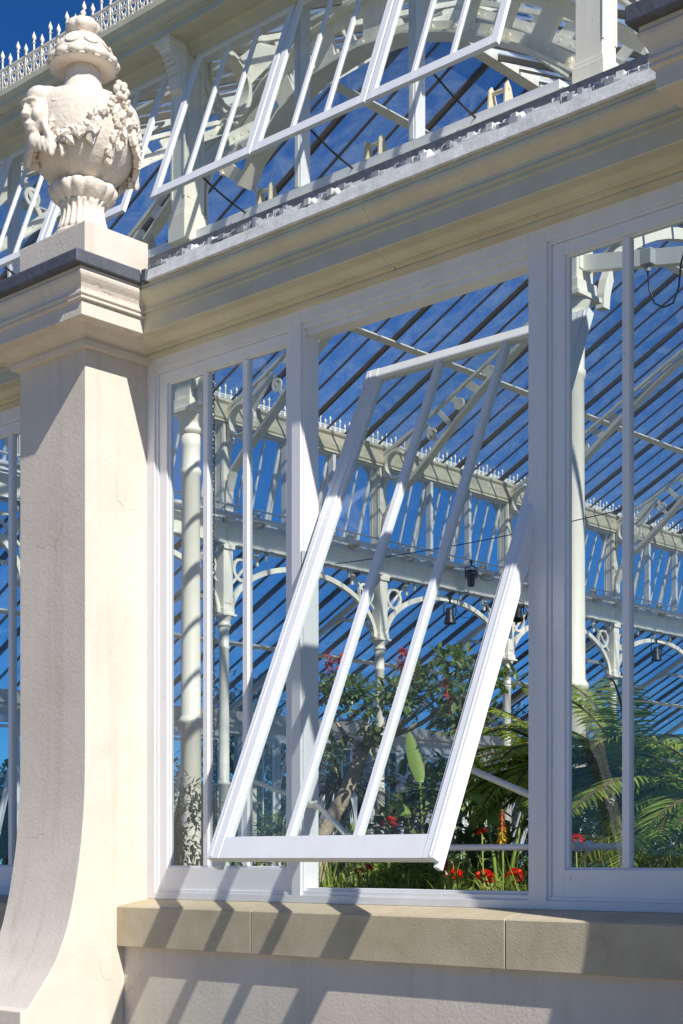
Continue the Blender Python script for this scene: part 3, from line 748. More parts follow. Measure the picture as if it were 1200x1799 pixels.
# cross beam and tie under the aisle roof in the right-hand light
m = MB(); m.beam((-3.85, 6.1, 7.82), (2.3, 6.1, 7.82 - 1.2), .10, .16); m.beam((-2.6, 3.0, 7.0), (.4, 3.4, 7.35), .10, .30)
gpart(m, 'tie_girder', M['cream'])
for x in (-15.85, -9.85): dup(r0, GH, (x + 2, YF + .12, 0), R(90))


# ================================================================= URN
U = thing('urn', 'carved cream stone urn with lid, garlands and a horned mask, standing on the pilaster pedestal', 'urn', (-3.852, -.283, 6.146))
def zz(prof): return [(q, 1.315 + (z - 1.325) * .82) for q, z in prof]
def gad(n, a): return lambda t, z: 1 + a * (abs(math.cos(n * t / 2)) - .6)
def blob(m, c, r, mat=None, n=10, k=7):
    i0 = len(m.v); prof = [(max(.001, math.sin(math.pi * i / k)), -math.cos(math.pi * i / k)) for i in range(k + 1)]
    m.lathe(prof, (0, 0, 0), n)
    X = Matrix.Translation(c) @ (mat if mat else Matrix.Identity(4)) @ Matrix.Diagonal((*r, 1)); m.xf(X, i0)
foot = MB(); foot.box(-.235, .235, -.235, .235, 0, .035)
foot.lathe([(.225, .036), (.22, .06), (.195, .085)], n=40)
foot.lathe([(.195, .085), (.178, .13), (.163, .18), (.155, .23), (.16, .28), (.175, .30)], n=120, mod=gad(22, .10))
foot.build('foot', M['urn'], U)
ring = MB(); ring.lathe([(.16, .29), (.19, .315), (.225, .345), (.245, .375), (.248, .40), (.235, .425), (.20, .44), (.16, .445)], n=120, mod=gad(15, .10))
ring.build('beaded_collar', M['urn'], U)
bowl = MB()
bowl.lathe([(.16, .43), (.20, .455), (.27, .50), (.335, .565), (.382, .64), (.408, .72), (.421, .80), (.425, .87), (.420, .93), (.405, .975), (.375, 1.01), (.325, 1.04), (.26, 1.06),
            (.200, 1.07), (.197, 1.08), (.178, 1.088), (.155, 1.14), (.137, 1.20), (.124, 1.26), (.118, 1.34)], n=64)
B = bowl.build('bowl', M['urn'], U)
lid = MB(); lid.lathe(zz([(.10, 1.325), (.20, 1.315), (.235, 1.32), (.255, 1.335)]), n=64)
lid.lathe(zz([(.235, 1.325), (.262, 1.34), (.268, 1.362), (.262, 1.385), (.238, 1.405)]), n=140, mod=gad(14, .07))
lid.lathe(zz([(.24, 1.40), (.225, 1.42), (.215, 1.455), (.195, 1.50), (.168, 1.55), (.135, 1.59), (.10, 1.612), (.085, 1.625)]), n=64)
for k in range(9):
    a = R(k * 40 - 20); q = arc(0, 0, .05, 180, 360, 8)
    lid.tube([(math.cos(a + x / .2) * (.222 - (1.50 + z - 1.455) * .42), math.sin(a + x / .2) * (.222 - (1.50 + z - 1.455) * .42), 1.315 + (1.50 + z - 1.325) * .82) for x, z in q], .007, 5)
lid.build('lid', M['urn'], U)
kn = MB(); kn.lathe(zz([(.085, 1.62), (.10, 1.64), (.125, 1.665), (.128, 1.70), (.112, 1.735), (.08, 1.765), (.045, 1.785), (.02, 1.80)]), n=80, mod=gad(8, .09))
kn.lathe(zz([(.022, 1.785), (.022, 1.80), (.012, 1.815), (.024, 1.83), (.018, 1.845), (.003, 1.865)]), n=10); kn.build('finial', M['urn'], U)
def ub(ph, z):   # bowl radius
    P = [(.43, .16), (.50, .27), (.565, .335), (.64, .382), (.72, .408), (.80, .421), (.87, .425), (.93, .420), (.975, .405), (1.01, .375), (1.04, .325), (1.07, .22)]
    for (a, ra), (b, rb) in zip(P, P[1:]):
        if a <= z <= b: return ra + (rb - ra) * (z - a) / (b - a)
    return .3
rg = random.Random(3)
def on(ph, z, out=0):
    r = ub(ph, z) + out; return Vector((r * math.cos(R(ph)), r * math.sin(R(ph)), z))
def rotto(ph): return Matrix.Rotation(R(ph), 4, 'Z')
def leafblob(m, ph, z, ang, l, wd, out=.02):
    c = on(ph, z, out); X = rotto(ph) @ Matrix.Rotation(ang, 4, 'X') @ Matrix.Rotation(R(rg.uniform(-10, 12)), 4, 'Y')
    i0 = len(m.v); P = [(.10, 0), (.36, .26), (.26, .42), (.42, .60), (.26, .78), (0, 1.0), (-.26, .78), (-.42, .60), (-.26, .42), (-.36, .26)]
    n = len(P); vs = [(.002 if k % 5 else .010, a * wd * 1.6, b * l) for k, (a, b) in enumerate(P)]
    vs += [(-.03, a, b) for _, a, b in vs]; vs.append((.020, 0, l * .45))
    fs = [(k, (k + 1) % n, 2 * n) for k in range(n)] + [(k, n + k, n + (k + 1) % n, (k + 1) % n) for k in range(n)]
    m.add(vs, fs, False); m.xf(Matrix.Translation(c) @ X, i0)
def gz(t): return .66 + .30 * t ** 1.6 - .07 * math.sin(math.pi * min(1, t * 1.25))
for base in (0, 180):
    for sg in (-1, 1):
        ga = MB(); N = 46
        for i in range(N):
            t = i / (N - 1); ph = base + sg * (82 * (1 - t)); z = gz(t) + rg.uniform(-.03, .03)
            rr = rg.uniform(.011, .022)
            blob(ga, on(ph, z, rg.uniform(.0, .03)), (rr, rr * 1.1, rr * rg.uniform(.8, 1.4)), rotto(ph + rg.uniform(-40, 40)), 8, 5)
            if i % 2: leafblob(ga, ph, z + rg.uniform(-.03, .03), R(rg.choice((200, 160, 20, -30, 230, 130)) + rg.uniform(-25, 25)), rg.uniform(.08, .12), .05, .012)
        for i in range(4):
            leafblob(ga, base + sg * (22 + 4 * i), .80 - .03 * i, R(165 + 12 * i), .14, .055, .01)
        ga.tube([on(base + sg * (82 * (1 - t / 14)), gz(t / 14), .008) for t in range(15)], .016, 7)
        ga.build('garland', M['urn'], U)
    ro = MB(); c = on(base, .975, .01); X = rotto(base)
    for k in range(6):
        a = R(60 * k); blob(ro, c + X.to_3x3() @ Vector((.035, .045 * math.cos(a), .045 * math.sin(a) + .03)), (.024, .030, .030), X, 10, 7)
    blob(ro, c + X.to_3x3() @ Vector((.055, 0, .03)), (.02, .02, .02), X, 8, 6)
    # drop of leaves beneath the rosette
    for k in range(8):
        leafblob(ro, base + rg.uniform(-10, 10), 0.91 - .048 * k, R(180 + rg.uniform(-40, 40)), .09, .045, .008)
        rr = .016; blob(ro, on(base + rg.uniform(-7, 7), 0.92 - .05 * k, .004), (rr, rr, rr * 1.2), X, 8, 5)
    ro.build('rosette', M['urn'], U)
for base in (-90, 90):
    he = MB(); X = rotto(base)
    def hb(x, y, z, a, b, c, ry=0):
        blob(he, X.to_3x3() @ Vector((x, y, z - .165)), (a, b, c), X @ Matrix.Rotation(R(ry), 4, 'Y'), 16, 10)
    hb(.39, 0, 1.00, .105, .125, .16, -12); hb(.40, 0, 1.12, .085, .11, .085)            # skull, brow
    hb(.49, 0, 1.065, .04, .085, .022); hb(.50, 0, 1.01, .035, .024, .065, -18); hb(.525, 0, .965, .026, .030, .022)   # brow ridge, nose
    hb(.465, 0, .90, .055, .052, .035); hb(.455, 0, .865, .05, .045, .025)                # lips
    hb(.43, 0, .80, .055, .05, .07)                                                       # chin / beard root
    for sy in (-1, 1):
        hb(.455, sy * .065, .965, .045, .035, .05); hb(.487, sy * .042, 1.03, .016, .02, .013)   # cheek, eye
        hb(.37, sy * .145, 1.06, .03, .05, .022, 20); hb(.36, sy * .18, 1.085, .014, .04, .012)   # ears
        pts = [(.40 - .022 * i, sy * (.05 + .014 * i), 1.15 + .022 * math.sin(i * .6)) for i in range(7)]
        for i, p in enumerate(pts): hb(p[0], p[1], p[2], .036 - .003 * i, .034 - .003 * i, .036 - .003 * i)
        for i in range(7): hb(.44 - .008 * i, sy * (.02 + .02 * i), .78 - .012 * i + .03 * (i % 2), .03, .02, .05)
        for i in range(5): hb(.42 - .01 * i, sy * (.10 + .012 * i), .90 - .04 * i, .028, .022, .04)
    h = he.build('horned_mask', M['urn'], U)
    rmod = h.modifiers.new('fuse', 'REMESH'); rmod.mode = 'VOXEL'; rmod.voxel_size = .009; rmod.use_smooth_shade = True
    sm = h.modifiers.new('soft', 'SMOOTH'); sm.iterations = 3

# ================================================================= ironmongery near the windows
m = MB(); m.tube([(-.86, .30, 1.672), (.46, .30, 1.672)], .020, 12)
for x in (.12, .20): m.tube([(x, .30, 1.675), (x + .03, .30, 1.675)], .034, 12)
m.tube([(.02, .30, 1.672), (.14, .30, 1.672)], .027, 12)
tag(m.build('opening_shaft', M['white']), 'horizontal cream tube with collars crossing inside the open centre window above the flowers', 'rod')
m = MB()
pa, pb, pc = Vector((-1.66, .10, 2.00)), Vector((-1.30, -.26, 1.80)), Vector((-2.35, .40, 2.20))
m.tube([(-1.856, .05, 1.965), (-1.70, .0, 1.955)], .024, 10); m.tube([(-1.70, -.0, 1.985), (-1.70, -.0, 1.925)], .033, 10)
m.tube([(-1.70, -.01, 1.955), (-.80, -.70, 1.735)], .019, 10)
tag(m.build('window_stay', M['cream']), 'short cream window stay hinged on the left jamb and reaching out to the open sash', 'window stay')
m = MB(); m.tube([(-2.76, .40, 2.17), (-2.12, .30, 2.003)], .019, 10)
tag(m.build('window_stay', M['cream']), 'cream rod slanting behind the glass of the narrow left window', 'window stay')
m = MB(); m.tube([(-.80, .5, 2.17), (-.10, .5, 1.90)], .022, 10)
tag(m.build('window_stay', M['cream']), 'cream rod slanting down past the right edge of the open sash before the ferns', 'window stay')
# chain
m = MB(); z = 5.22; i = 0; cx, cy = -3.17, .40
while z > 1.45:
    a = R(90 * (i % 2) + 20); q = [(cx + .012 * math.cos(t) * math.cos(a), cy + .012 * math.cos(t) * math.sin(a), z + .020 * math.sin(t)) for t in [k * math.pi / 4 for k in range(9)]]
    m.tube(q, .0042, 4, False); z -= .031; i += 1
tag(m.build('hanging_chain', M['steel'] if False else M['black']), 'long dark link chain hanging inside the narrow left window', 'chain')
# power cable and box under the beam at upper right
CB = thing('cable_box', 'small grey junction box with looping black cable at the upper right window', 'junction box', (.186, 1.0, 5.36))
m = MB(); m.box(-.04, .04, -.03, .03, -.05, .05); m.tube([(0, 0, -.05), (0, 0, -.09)], .018, 8); m.build('housing', M['steel'], CB, .005)
m = MB(); m.tube([(0, 0, -.09), (.01, 0, -.20), (.05, .0, -.30), (.11, 0, -.34), (.18, 0, -.33), (.22, 0, -.24), (.235, 0, -.1), (.27, 0, 0), (.34, 0, .03)], .006, 6); m.build('cable', M['black'], CB)
# gallery spotlights
def spot(loc, rz, tilt, label, grp='black stage spotlights on the gallery'):
    t = thing('spotlight', label, 'spotlight', loc, grp, rz)
    b = MB(); X = Matrix.Rotation(tilt, 4, 'Y')
    b.lathe([(.07, -.22), (.10, -.20), (.11, -.05), (.12, .0), (.17, .20), (.175, .22), (.15, .22), (.10, .02)], n=18); b.xf(X); b.build('lamp_housing', M['black'], t)
    b = MB(); b.tube([(0, -.16, 0), (0, -.17, .3), (0, 0, .36), (0, .17, .3), (0, .16, 0)], .018, 6); b.tube([(0, 0, .36), (0, 0, .50)], .03, 6); b.box(-.1, .1, -.05, .05, .46, .5)
    if tilt > R(90): b.xf(Matrix.Identity(4))
    b.build('yoke', M['black'], t)
    b = MB(); b.tube([(.0, .1, .3), (.1, .3, -.05), (.2, .55, -.1), (.2, .8, .25)], .01, 5); b.build('cable', M['black'], t)
    return t

spot((-21.3, 26.7, 9.45), R(-50), R(25), 'black stage spotlight aimed up from the gallery edge, seen through the open sash')
spot((-21.3, 25.75, 8.3), R(-50), R(178), 'black bell-shaped lamp hanging point down under the gallery arch behind the open sash')
spot((-21.3, 36.5, 8.3), R(-50), R(178), 'black bell-shaped lamp hanging under the gallery above the ferns')
spot((-21.3, 28.9, 8.75), R(-60), R(160), 'black lamp under the gallery just left of the thick white window post')

# ================================================================= PLANTS
def leaf(m, base, d, l, wd, droop=.3, seg=3, fold=.25, up=Vector((0, 0, 1)), shape=None):
    d = Vector(d).normalized(); side = d.cross(up)
    if side.length < .1: side = d.cross(Vector((1, 0, 0)))
    side.normalize(); nrm = side.cross(d); vs = []; p = Vector(base)
    shape = shape or (lambda t: math.sin(math.pi * min(1, t * .93 + .07)) ** .8)
    for i in range(seg + 1):
        t = i / seg; wv = wd / 2 * shape(t) if 0 < i < seg else (wd * .08 if i == 0 else .0005)
        f = nrm * fold * wv
        vs += [p - side * wv + f, p, p + side * wv + f]
        d = (d + Vector((0, 0, -droop / seg))).normalized(); nrm = side.cross(d); p = p + d * l / seg
    fs = []
    for i in range(seg):
        a = 3 * i; fs += [(a, a + 1, a + 4, a + 3), (a + 1, a + 2, a + 5, a + 4)]
    m.add(vs, fs, True)
def rdir(r, zmin=-1, zmax=1):
    z = r.uniform(zmin, zmax); a = r.uniform(0, 2 * math.pi); q = math.sqrt(max(0, 1 - z * z)); return Vector((q * math.cos(a), q * math.sin(a), z))
def cluster(m, c, rad, n, r, l=(.07, .11), wf=.42, squash=.7):
    for i in range(n):
        d = rdir(r, -.6, 1); rr = rad * r.uniform(.35, 1) ; p = Vector(c) + Vector((d.x * rr, d.y * rr, d.z * rr * squash))
        L = r.uniform(*l); dd = (d + rdir(r) * .8 + Vector((0, 0, .15))).normalized(); leaf(m, p, dd, L, L * wf, r.uniform(.1, .6), 3, r.uniform(.1, .5))
def limb(m, pts, r0, r1, r):
    out = []
    for i in range(len(pts) - 1):
        for k in range(4):
            t = k / 4; out.append(Vector(pts[i]).lerp(Vector(pts[i + 1]), t) + rdir(r) * r0 * .12)
    out.append(Vector(pts[-1])); n = len(out)
    m.tube(out, [r0 + (r1 - r0) * i / (n - 1) for i in range(n)], 9)
r = random.Random(11)
# --- small flowering tree in the middle of the bed
T1 = thing('flowering_tree', 'small glossy-leaved tree with a bare leaning trunk and coral flower spikes, behind the open sash', 'tree', (-4.3, 3.0, .95))
off = Vector((4.3, -3.0, -.95))
m = MB(); A = Vector((-4.30, 3.0, .95))
limb(m, [(-4.36, 2.7, .95), (-4.29, 2.75, 1.8), (-4.10, 2.9, 2.25), (-4.0, 3.0, 2.62)], .085, .055, r)
for e in ((-4.35, 2.9, 2.95), (-3.55, 3.1, 2.9), (-3.1, 2.8, 2.95), (-3.8, 3.4, 3.2), (-4.2, 3.3, 3.1), (-2.75, 3.1, 3.1)):
    mid = Vector((-4.0, 3.0, 2.6)).lerp(Vector(e), .5) + Vector((0, 0, -.06)); limb(m, [(-4.0, 3.0, 2.6), mid, e], .03, .01, r)
for s0 in ((-4.02, 3, 2.6),): m.tube([Vector(s0), Vector(s0) + Vector((.1, -.05, .12)), Vector(s0) + Vector((.02, -.1, .25)), Vector(s0) + Vector((-.12, -.1, .22))], .009, 5)
for i, p in enumerate(m.v): m.v[i] = tuple(Vector(p) - A)
m.build('trunk', M['bark'], T1)
m = MB()
cl = []
for i in range(46):
    x = r.uniform(-4.55, -2.55); z = r.uniform(2.55, 3.38); 
    if x < -3.9 and z > 3.2: continue
    if x > -3.1 and z < 2.75: continue
    cl.append((x, r.uniform(2.6, 3.5), z))
for c in cl: cluster(m, c, r.uniform(.13, .22), 46, r, (.075, .12), .45)
for i, p in enumerate(m.v): m.v[i] = tuple(Vector(p) - A)
m.build('crown', M['leafd'], T1)
for j, (fx, fz) in enumerate(((-4.36, 3.44), (-4.22, 3.42), (-3.48, 3.40), (-3.40, 3.36), (-2.93, 3.09))):
    m = MB(); b = Vector((fx, 2.9, fz - .28)); tip = b + Vector((r.uniform(-.04, .04), 0, .34))
    m.tube([b, tip], .006, 5)
    for i in range(34):
        t = r.uniform(.4, 1); p = b.lerp(tip, t); leaf(m, p, rdir(r, -.6, .4), r.uniform(.06, .10), .032, .3, 2)
    for i, p in enumerate(m.v): m.v[i] = tuple(Vector(p) - A)
    m.build('flower_spike', M['coral'], T1)
# --- strap-leaved plant
def strap_plant(loc, n, L, label, wd=.022, name='strap_leaved_plant', mat='strap', stem=.5, cat='plant', zr=(.15, .95)):
    t = thing(name, label, cat, loc); m = MB(); rr = random.Random(int(abs(loc[0] * 100)))
    for i in range(n):
        d = rdir(rr, *zr); leaf(m, (0, 0, stem), d, L * rr.uniform(.7, 1.1), wd, rr.uniform(1.0, 1.9), 8, .3, shape=lambda t: (1 - t) ** .4 if t > .3 else .6 + t)
    m.build('leaves', M[mat], t)
    s = MB(); limb(s, [(0, 0, 0), (.02, 0, stem * .6), (0, 0, stem)], .045, .035, rr); s.build('stem', M['bark'], t); return t
strap_plant((-4.75, 3.5, .95), 150, .85, 'fountain of long striped strap leaves arching behind the left window post', .026, stem=1.35)
# --- paddle-leaved plants
def paddle(loc, leaves, label, rot=0):
    t = thing('paddle_leaved_plant', label, 'plant', loc); m = MB(); st = MB()
    for (dx, dy, h, l, wd, lean) in leaves:
        tip = Vector((dx, dy, h)); st.tube([(0, 0, 0), Vector((dx * .5, dy * .5, h * .6)), tip], [.018, .014, .008], 6)
        d = Vector((lean[0], lean[1], 1)).normalized(); side = Vector((.75, .66, 0)); N = 12; vs = []
        for i in range(N + 1):
            u = i / N; wv = wd / 2 * (math.sin(math.pi * min(1, .08 + u * .9)) ** .6) if i < N else .003
            p = tip + d * l * u + Vector((lean[0], lean[1], 0)) * .12 * u * u + Vector((0, 0, -.10 * lean[2] * u * u))
            rp = (i % 2) * .012
            vs += [p - side * wv + Vector((-.6, .6, 0)) * (wv * .35 + rp), p, p + side * wv + Vector((-.6, .6, 0)) * (wv * .35 + rp)]
        fs = []
        for i in range(N): a = 3 * i; fs += [(a, a + 1, a + 4, a + 3), (a + 1, a + 2, a + 5, a + 4)]
        m.add(vs, fs, True)
    m.build('leaves', M['banana'], t); st.build('stems', M['banana'], t); return t
paddle((-2.86, 2.5, 1.0), [(-.06, 0, 1.24, .44, .135, (-.22, 0, 0)), (.08, .05, 1.0, .22, .11, (.3, 0, .6)), (-.28, .1, .95, .26, .12, (-.6, 0, .6)), (-.40, -.1, .7, .24, .14, (-.9, 0, .8))],
       'tall plant with one upright paddle leaf seen between bars of the open sash')
paddle((-1.62, 1.9, 1.0), [(.20, 0, .98, .28, .10, (1.0, .6, .1)), (-.12, .1, .85, .26, .13, (-.3, 0, .5)), (-.15, 0, .98, .25, .12, (-.5, 0, 1))],
       'broad-leaved plant showing beside the right stile of the open sash')
# --- leafy bushes filling the bed
def bush(loc, size, n, mat, label, l=(.06, .1), wf=.4, seed=1, name='leafy_shrub'):
    t = thing(name, label, 'shrub', loc); rr = random.Random(seed); m = MB(); s = MB()
    for i in range(n):
        c = Vector((rr.uniform(-1, 1) * size[0], rr.uniform(-1, 1) * size[1], rr.uniform(.05, 1) * size[2]))
        cluster(m, c, rr.uniform(.10, .2), 30, rr, l, wf, 1)
        if i % 3 == 0: s.tube([(c.x * .2, c.y * .2, -.05), (c.x * .7, c.y * .7, c.z * .6), c], [.012, .009, .005], 5)
    m.build('leaves', M[mat], t); s.build('stems', M['bark'], t); return t
bush((-3.25, 3.4, 1.0), (.75, .3, 1.35), 52, 'leafd', 'dark broad-leaved shrub massed under the flowering tree', (.10, .17), .55, 5)
bush((-4.9, 3.0, 1.0), (.55, .4, .95), 22, 'leafd', 'low dark shrub behind the left window post', (.07, .12), .4, 6)
bush((-4.35, 1.2, .95), (.16, .15, 1.25), 34, 'leafp', 'pale variegated climber growing up in the left-hand pane', (.05, .09), .35, 7, 'climber')
bush((-1.05, 2.7, 1.0), (.35, .3, .85), 26, 'leafb', 'bright small-leaved shrub behind the flower spike', (.04, .07), .4, 8)
bush((.3, 3.6, .95), (1.2, .5, 1.2), 44, 'leafd', 'dark shrub filling the lower part of the right window', (.08, .14), .35, 9)
far_b = bush((-9.5, 9.5, .06), (1.1, 1.0, 1.7), 60, 'leafd', 'dark shrub in the far indoor beds', (.12, .22), .4, 15)
far_b['group'] = 'shrubs in the far indoor beds'
for i, (x, y) in enumerate(((-12.5, 12), (-15, 13), (-17.5, 16.5), (-13, 17), (-19, 21), (-16, 22), (-20.3, 27), (-17, 28), (-10, 14), (-20, 14), (-24, 19), (-25, 26), (-24.5, 33), (-19, 33), (-15, 27), (-11, 20))):
    dup(far_b, None, (x, y, .06), R(40 * i)).scale = (1, 1, .8 + .35 * ((i * 7) % 5) / 4)
# --- bed foliage
rr = random.Random(21); m = MB()
for i in range(470):
    x = rr.uniform(-5.2, .9); y = rr.uniform(1.4, 3.1); hgt = rr.uniform(.18, .46)
    cluster(m, (x, y, 1.0 + hgt * .7), .13, 18, rr, (.05, .10), .35, 1.3)
for i in range(900):
    x = rr.uniform(-5.2, 1.4); y = rr.uniform(1.35, 2.8)
    leaf(m, (x, y, 1.05), (rr.uniform(-.5, .5), rr.uniform(-.5, .5), 1), rr.uniform(.35, .75), .014, rr.uniform(.2, .9), 5, .2)
tag(m.build('bed_foliage', M['leafb']), 'mixed green leaves and grassy blades filling the bed behind the sill', 'foliage', kind='stuff')
# --- geraniums
gpos = [(-1.828, 1.60, 1.448, 1), (-1.562, 1.60, 1.450, 1), (-1.280, 1.60, 1.453, 1.1), (-1.936, 1.60, 1.532, 0.9), (-2.472, 1.60, 1.859, 0.9), (-1.855, 1.60, 1.774, 0.55), (-1.578, 1.60, 1.783, 0.55), (-2.708, 1.60, 1.507, 0.7), (-2.798, 1.60, 1.484, 0.6), (-0.757, 1.60, 1.715, 0.8)]
glab = ['red geranium head low at the sill, left of the three in the open gap', 'red geranium head low at the sill, middle of the three in the open gap', 'red geranium head low at the sill, nearest the thick white post',
        'dark red geranium just under the lower right corner of the open sash', 'pinkish red geranium seen through the glass between the sash bars', 'small red geranium close against the right stile of the open sash',
        'small red geranium left of the yellow flower spike', 'small red geranium under the middle of the sash bottom rail', 'small red geranium under the sash bottom rail, right one of two', 'dim red geranium low in the right window']
for (x, y, z, sc), lb in zip(gpos, glab):
    t = thing('geranium', lb, 'flower', (x, y, 1.0), 'red geraniums in the bed'); m = MB(); h = z - 1.0
    for i in range(26):
        d = rdir(rr, -.2, 1); p = Vector((0, 0, h)) + d * .058 * sc; 
        for k in range(5):
            q = rdir(rr, -.3, .6); leaf(m, p, (q + d * .6),  .028 * sc + .006, .024 * sc, .1, 2, .1)
    m.build('flower_head', M['red'], t)
    m = MB(); m.tube([(.02, 0, 0), (.01, 0, h * .6), (0, 0, h)], .006, 5)
    for i in range(7):
        d = rdir(rr, 0, .5); p = Vector((0, 0, h * rr.uniform(.3, .8))); m.tube([p, p + d * .06], .003, 4)
        leaf(m, p + d * .06, d, .075, .085, .3, 3, .2)
    m.build('leafy_stem', M['leafb'], t)
# --- torch flower
t = thing('torch_flower', 'red and yellow torch flower spike standing in front of the white column by the post', 'flower', (-1.247, 1.4, 1.0))
m = MB(); m.tube([(0, 0, 0), (.01, 0, .5), (0, 0, .95)], .008, 6); m.build('stem', M['leafb'], t)
for nm, z0, z1, mat, n in (('lower_florets', .70, .84, 'yellow', 60), ('upper_florets', .83, .95, 'coral', 50)):
    m = MB()
    for i in range(n):
        z = rr.uniform(z0, z1); d = rdir(rr, -.9, -.2 if mat == 'yellow' else .3); leaf(m, (0, 0, z), d, .055 * (1.1 - (z - .7) * 2.4), .014, .3, 2)
    m.build(nm, M[mat], t)
# --- big ferns
def fern(loc, trunk_h, fronds, L, label, seed, name='tree_fern', wd=.30):
    t = thing(name, label, 'fern', loc); r2 = random.Random(seed); m = MB(); s = MB()
    for (az, elv, ln, dr) in fronds + [(a + 13, e_ * .6 - 4, l * .92, d_ * 1.15) for a, e_, l, d_ in fronds]:
        d = Vector((math.cos(R(az)) * math.cos(R(elv)), math.sin(R(az)) * math.cos(R(elv)), math.sin(R(elv)))); p = Vector((0, 0, trunk_h)); N = int(44 * ln * L / 1.15) + 8; pts = [p.copy()]
        side0 = d.cross(Vector((0, 0, 1))).normalized()
        for i in range(N):
            u = i / N; d = (d + Vector((0, 0, -dr / N * (.5 + u)))).normalized(); p = p + d * ln * L / N; pts.append(p.copy())
            if i > 3:
                wv = wd * (math.sin(math.pi * min(1, .06 + u * .93)) ** .55) * r2.uniform(.92, 1.05)
                up = side0.cross(d)
                for sg in (-1, 1):
                    q = (side0 * sg + d * .35 + up * .12).normalized(); leaf(m, p, (q + rdir(r2) * .10).normalized(), wv * r2.uniform(.9, 1.08), .017 + .045 * wv, .45, 3, .35, up=up, shape=lambda t: (1 - t) ** .6 if t > .1 else .8)
        s.tube(pts, [.014 * (1 - .75 * i / N) + .003 for i in range(N + 1)], 5)
    m.build('fronds', M['fern'], t); s.build('frond_ribs', M['wood'], t)
    k = MB(); k.lathe([(.16, -.1), (.13, .2), (.12, trunk_h * .6), (.10, trunk_h), (.03, trunk_h + .06)], (0, 0, 0), 14, True, lambda t, z: 1 + .15 * math.sin(7 * t + z * 25)); k.build('trunk', M['wood'], t)
    return t
r3 = random.Random(5)
fr1 = [(a + r3.uniform(-8, 8), e, l, dr) for a, e, l, dr in ((200, 25, 1.0, 1.1), (222, 38, 1.1, 1.2), (180, 40, 1.05, 1.0), (160, 30, 1.0, 1.1), (245, 20, .95, 1.3), (215, 8, .95, 1.2), (190, 10, .9, 1.5), (270, 30, 1.0, 1.2), (295, 25, .95, 1.2),
       (320, 30, 1.0, 1.1), (345, 30, 1, 1.1), (20, 30, 1, 1), (60, 30, 1, 1), (100, 30, 1, 1), (135, 35, 1, 1), (235, 60, .9, 1.4), (300, 60, .9, 1.4), (180, 65, .9, 1.3), (255, -5, .8, 1.0), (230, -10, .8, 1.0), (275, -8, .85, .8))]
fern((-1.45, 3.4, .95), 1.36, fr1, 1.30, 'tree fern with arching bright fronds reaching left past the thick white post', 4)
fr2 = [(a + r3.uniform(-8, 8), e, l, dr) for a, e, l, dr in ((200, 30, 1.0, 1.3), (225, 25, 1.1, 1.4), (250, 30, 1.1, 1.5), (275, 20, 1.0, 1.4), (240, 5, 1.0, 1.2), (215, 0, 1.0, 1.2), (190, 5, 1.0, 1.2), (265, 0, 1.0, 1.0), (300, 20, 1, 1.3), (330, 30, 1, 1.3), (170, 40, 1, 1.2), (230, 55, .9, 1.6), (200, 55, .9, 1.6), (90, 40, 1, 1), (30, 40, 1, 1))]
fern((-.15, 2.6, .95), 1.05, fr2, 1.25, 'low dark fern with drooping fronds crowding the lower right window', 8, wd=.34)
fr5 = [(a + r3.uniform(-8, 8), e, l, dr) for a, e, l, dr in ((195, 35, 1, 1.5), (220, 30, 1.05, 1.5), (245, 30, 1.05, 1.6), (270, 25, 1, 1.5), (295, 30, 1, 1.4), (180, 15, 1, 1.4), (230, 8, 1, 1.3), (258, 5, 1, 1.3), (160, 30, 1, 1.2), (320, 35, 1, 1.2), (20, 35, 1, 1.1), (90, 35, 1, 1))]
fern((.55, 2.1, .95), .95, fr5, .92, 'nearest low fern with drooping fronds close behind the glass at lower right', 31, wd=.20)
bush((-1.9, 3.6, 1.0), (.55, .3, .9), 30, 'leafb', 'yellow-green shrub behind the ferns in the open gap', (.08, .13), .45, 52)
bush((-2.75, 2.15, 1.0), (.42, .25, .62), 24, 'leafb', 'bright broad-leaved bush at the foot of the paddle leaf', (.07, .12), .5, 51)
# reddish stems beside the post
m = MB()
for a, b in (((-.95, 1.9, 1.0), (-.55, 1.9, 1.95)), ((-.9, 1.8, 1.0), (-.50, 1.8, 1.72)), ((-.75, 2.0, 1.0), (-.35, 1.9, 1.85)), ((-.5, 1.9, 1.0), (-.6, 1.9, 2.1))):
    limb(m, [a, Vector(a).lerp(Vector(b), .5) + Vector((.05, 0, -.05)), b], .022, .010, rr)
tag(m.build('dry_fern_stalks', M['wood']), 'reddish brown bare stalks crossing behind the thick white post', 'stalks')
fr3 = [(a + r3.uniform(-8, 8), e, l, dr) for a, e, l, dr in ((190, 35, 1.0, 1.2), (210, 20, 1.0, 1.3), (225, 45, 1.0, 1.3), (175, 15, 1.0, 1.2), (200, 60, .9, 1.4), (240, 30, .9, 1.3), (150, 40, 1, 1.2), (215, 0, .9, 1.1), (195, -5, .8, 1.0), (235, 10, .9, 1.2), (260, 40, 1, 1.2), (285, 30, 1, 1.2), (120, 40, 1, 1))]
fern((-1.55, 2.6, .95), 1.32, fr3, 1.05, 'bright green fern arching between the open sash and the thick white post', 14, wd=.24)
fr4 = [(a + r3.uniform(-8, 8), e, l, dr) for a, e, l, dr in ((200, 45, 1.0, 1.2), (225, 35, 1.1, 1.2), (250, 40, 1.0, 1.2), (275, 30, 1.0, 1.2), (180, 30, 1.0, 1.2), (215, 65, 1, 1.4), (160, 35, 1, 1.1), (300, 40, 1, 1.1), (240, 15, 1, 1.1), (205, 15, 1, 1.1), (330, 40, 1, 1.1), (30, 40, 1, 1))]
fern((.35, 4.4, .95), 2.0, fr4, 1.35, 'tallest tree fern with spreading crown at the right edge of the right window', 17, wd=.32)
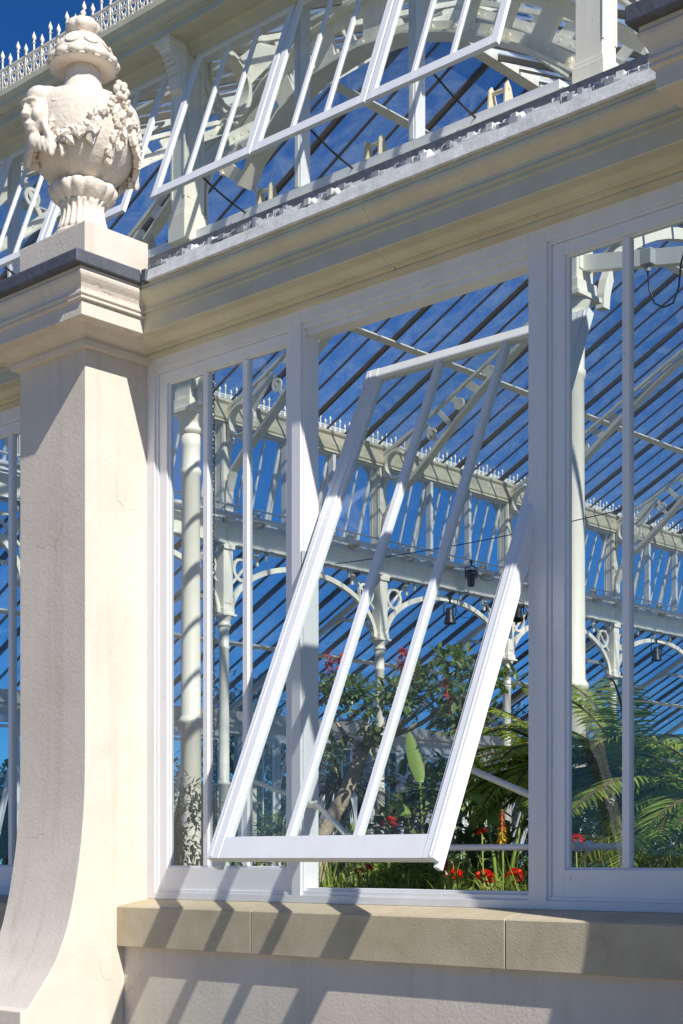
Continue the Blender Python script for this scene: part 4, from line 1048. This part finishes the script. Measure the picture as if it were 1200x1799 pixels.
m = MB(); m.tube([Vector((-2.3, .8, 3.74)).lerp(Vector((.15, .8, 3.76)), i / 12) + Vector((0, 0, -.03 * math.sin(math.pi * i / 12))) for i in range(13)], .0035, 5)
tag(m.build('training_wire', M['black']), 'thin black wire strung across behind the middle of the open sash', 'wire')
# --- trees outside, beyond the long wall
def far_tree(loc, h, rad, label, seed):
    t = thing('tree', label, 'tree', loc, 'trees in the garden beyond the glasshouse'); r2 = random.Random(seed); k = MB(); limb(k, [(0, 0, 0), (.1, 0, h * .3), (0, .1, h * .7)], .25, .08, r2)
    m = MB()
    for i in range(70):
        d = rdir(r2, -.8, 1); q = r2.uniform(.35, 1); c = Vector((d.x * rad * q, d.y * rad * q, h * .58 + d.z * h * .40 * q))
        if i % 6 == 0: k.tube([(0, 0, h * .4), c * .8 + Vector((0, 0, h * .08)), c], [.08, .05, .02], 5)
        for j in range(60):
            e = rdir(r2); rr_ = r2.uniform(.2, .85); leaf(m, c + e * rr_, (e + rdir(r2) * .6), r2.uniform(.22, .36), .16, .3, 2)
    k.build('trunk', M['bark'], t); m.build('crown', M['far'], t); return t
for i, (x, y, h, ra, lb) in enumerate(((-37, 33.5, 9.3, 2.6, 'round dark tree beyond the far wall, seen in the narrow left window'), (-38, 27, 7.0, 2.4, 'low dark tree beyond the far wall at the left pane'), (-40, 44, 9.0, 3.4, 'broad tree beyond the far wall behind the flowering tree'),
        (-39, 52, 9.8, 3.2, 'tree beyond the far wall left of the ferns'), (-42, 62, 9.0, 4.0, 'distant tree beyond the far wall behind the ferns'))):
    far_tree((x, y, 0), h, ra, lb, 30 + i)

lt = far_tree((-34, 20, -.6), 5.6, 2.6, 'low rounded tree in the row just outside the far wall', 77)
lt['group'] = 'low trees just outside the far wall'
for i, y in enumerate((25, 30.5, 35, 39.5, 45, 50, 55, 60.5, 66, 15)): dup(lt, None, (-34 - (i * 5) % 3, y, -.6), R(50 * i))
bb = bush((-6.2, 4.6, 1.0), (.9, .5, 1.0), 34, 'leafd', 'broad dark shrub deeper in the bed behind the narrow left window', (.09, .16), .4, 44)
bush((-7.3, 7.4, .06), (1.2, .8, 2.0), 46, 'leafb', 'light green shrub beyond the near column in the left window', (.08, .15), .35, 45)
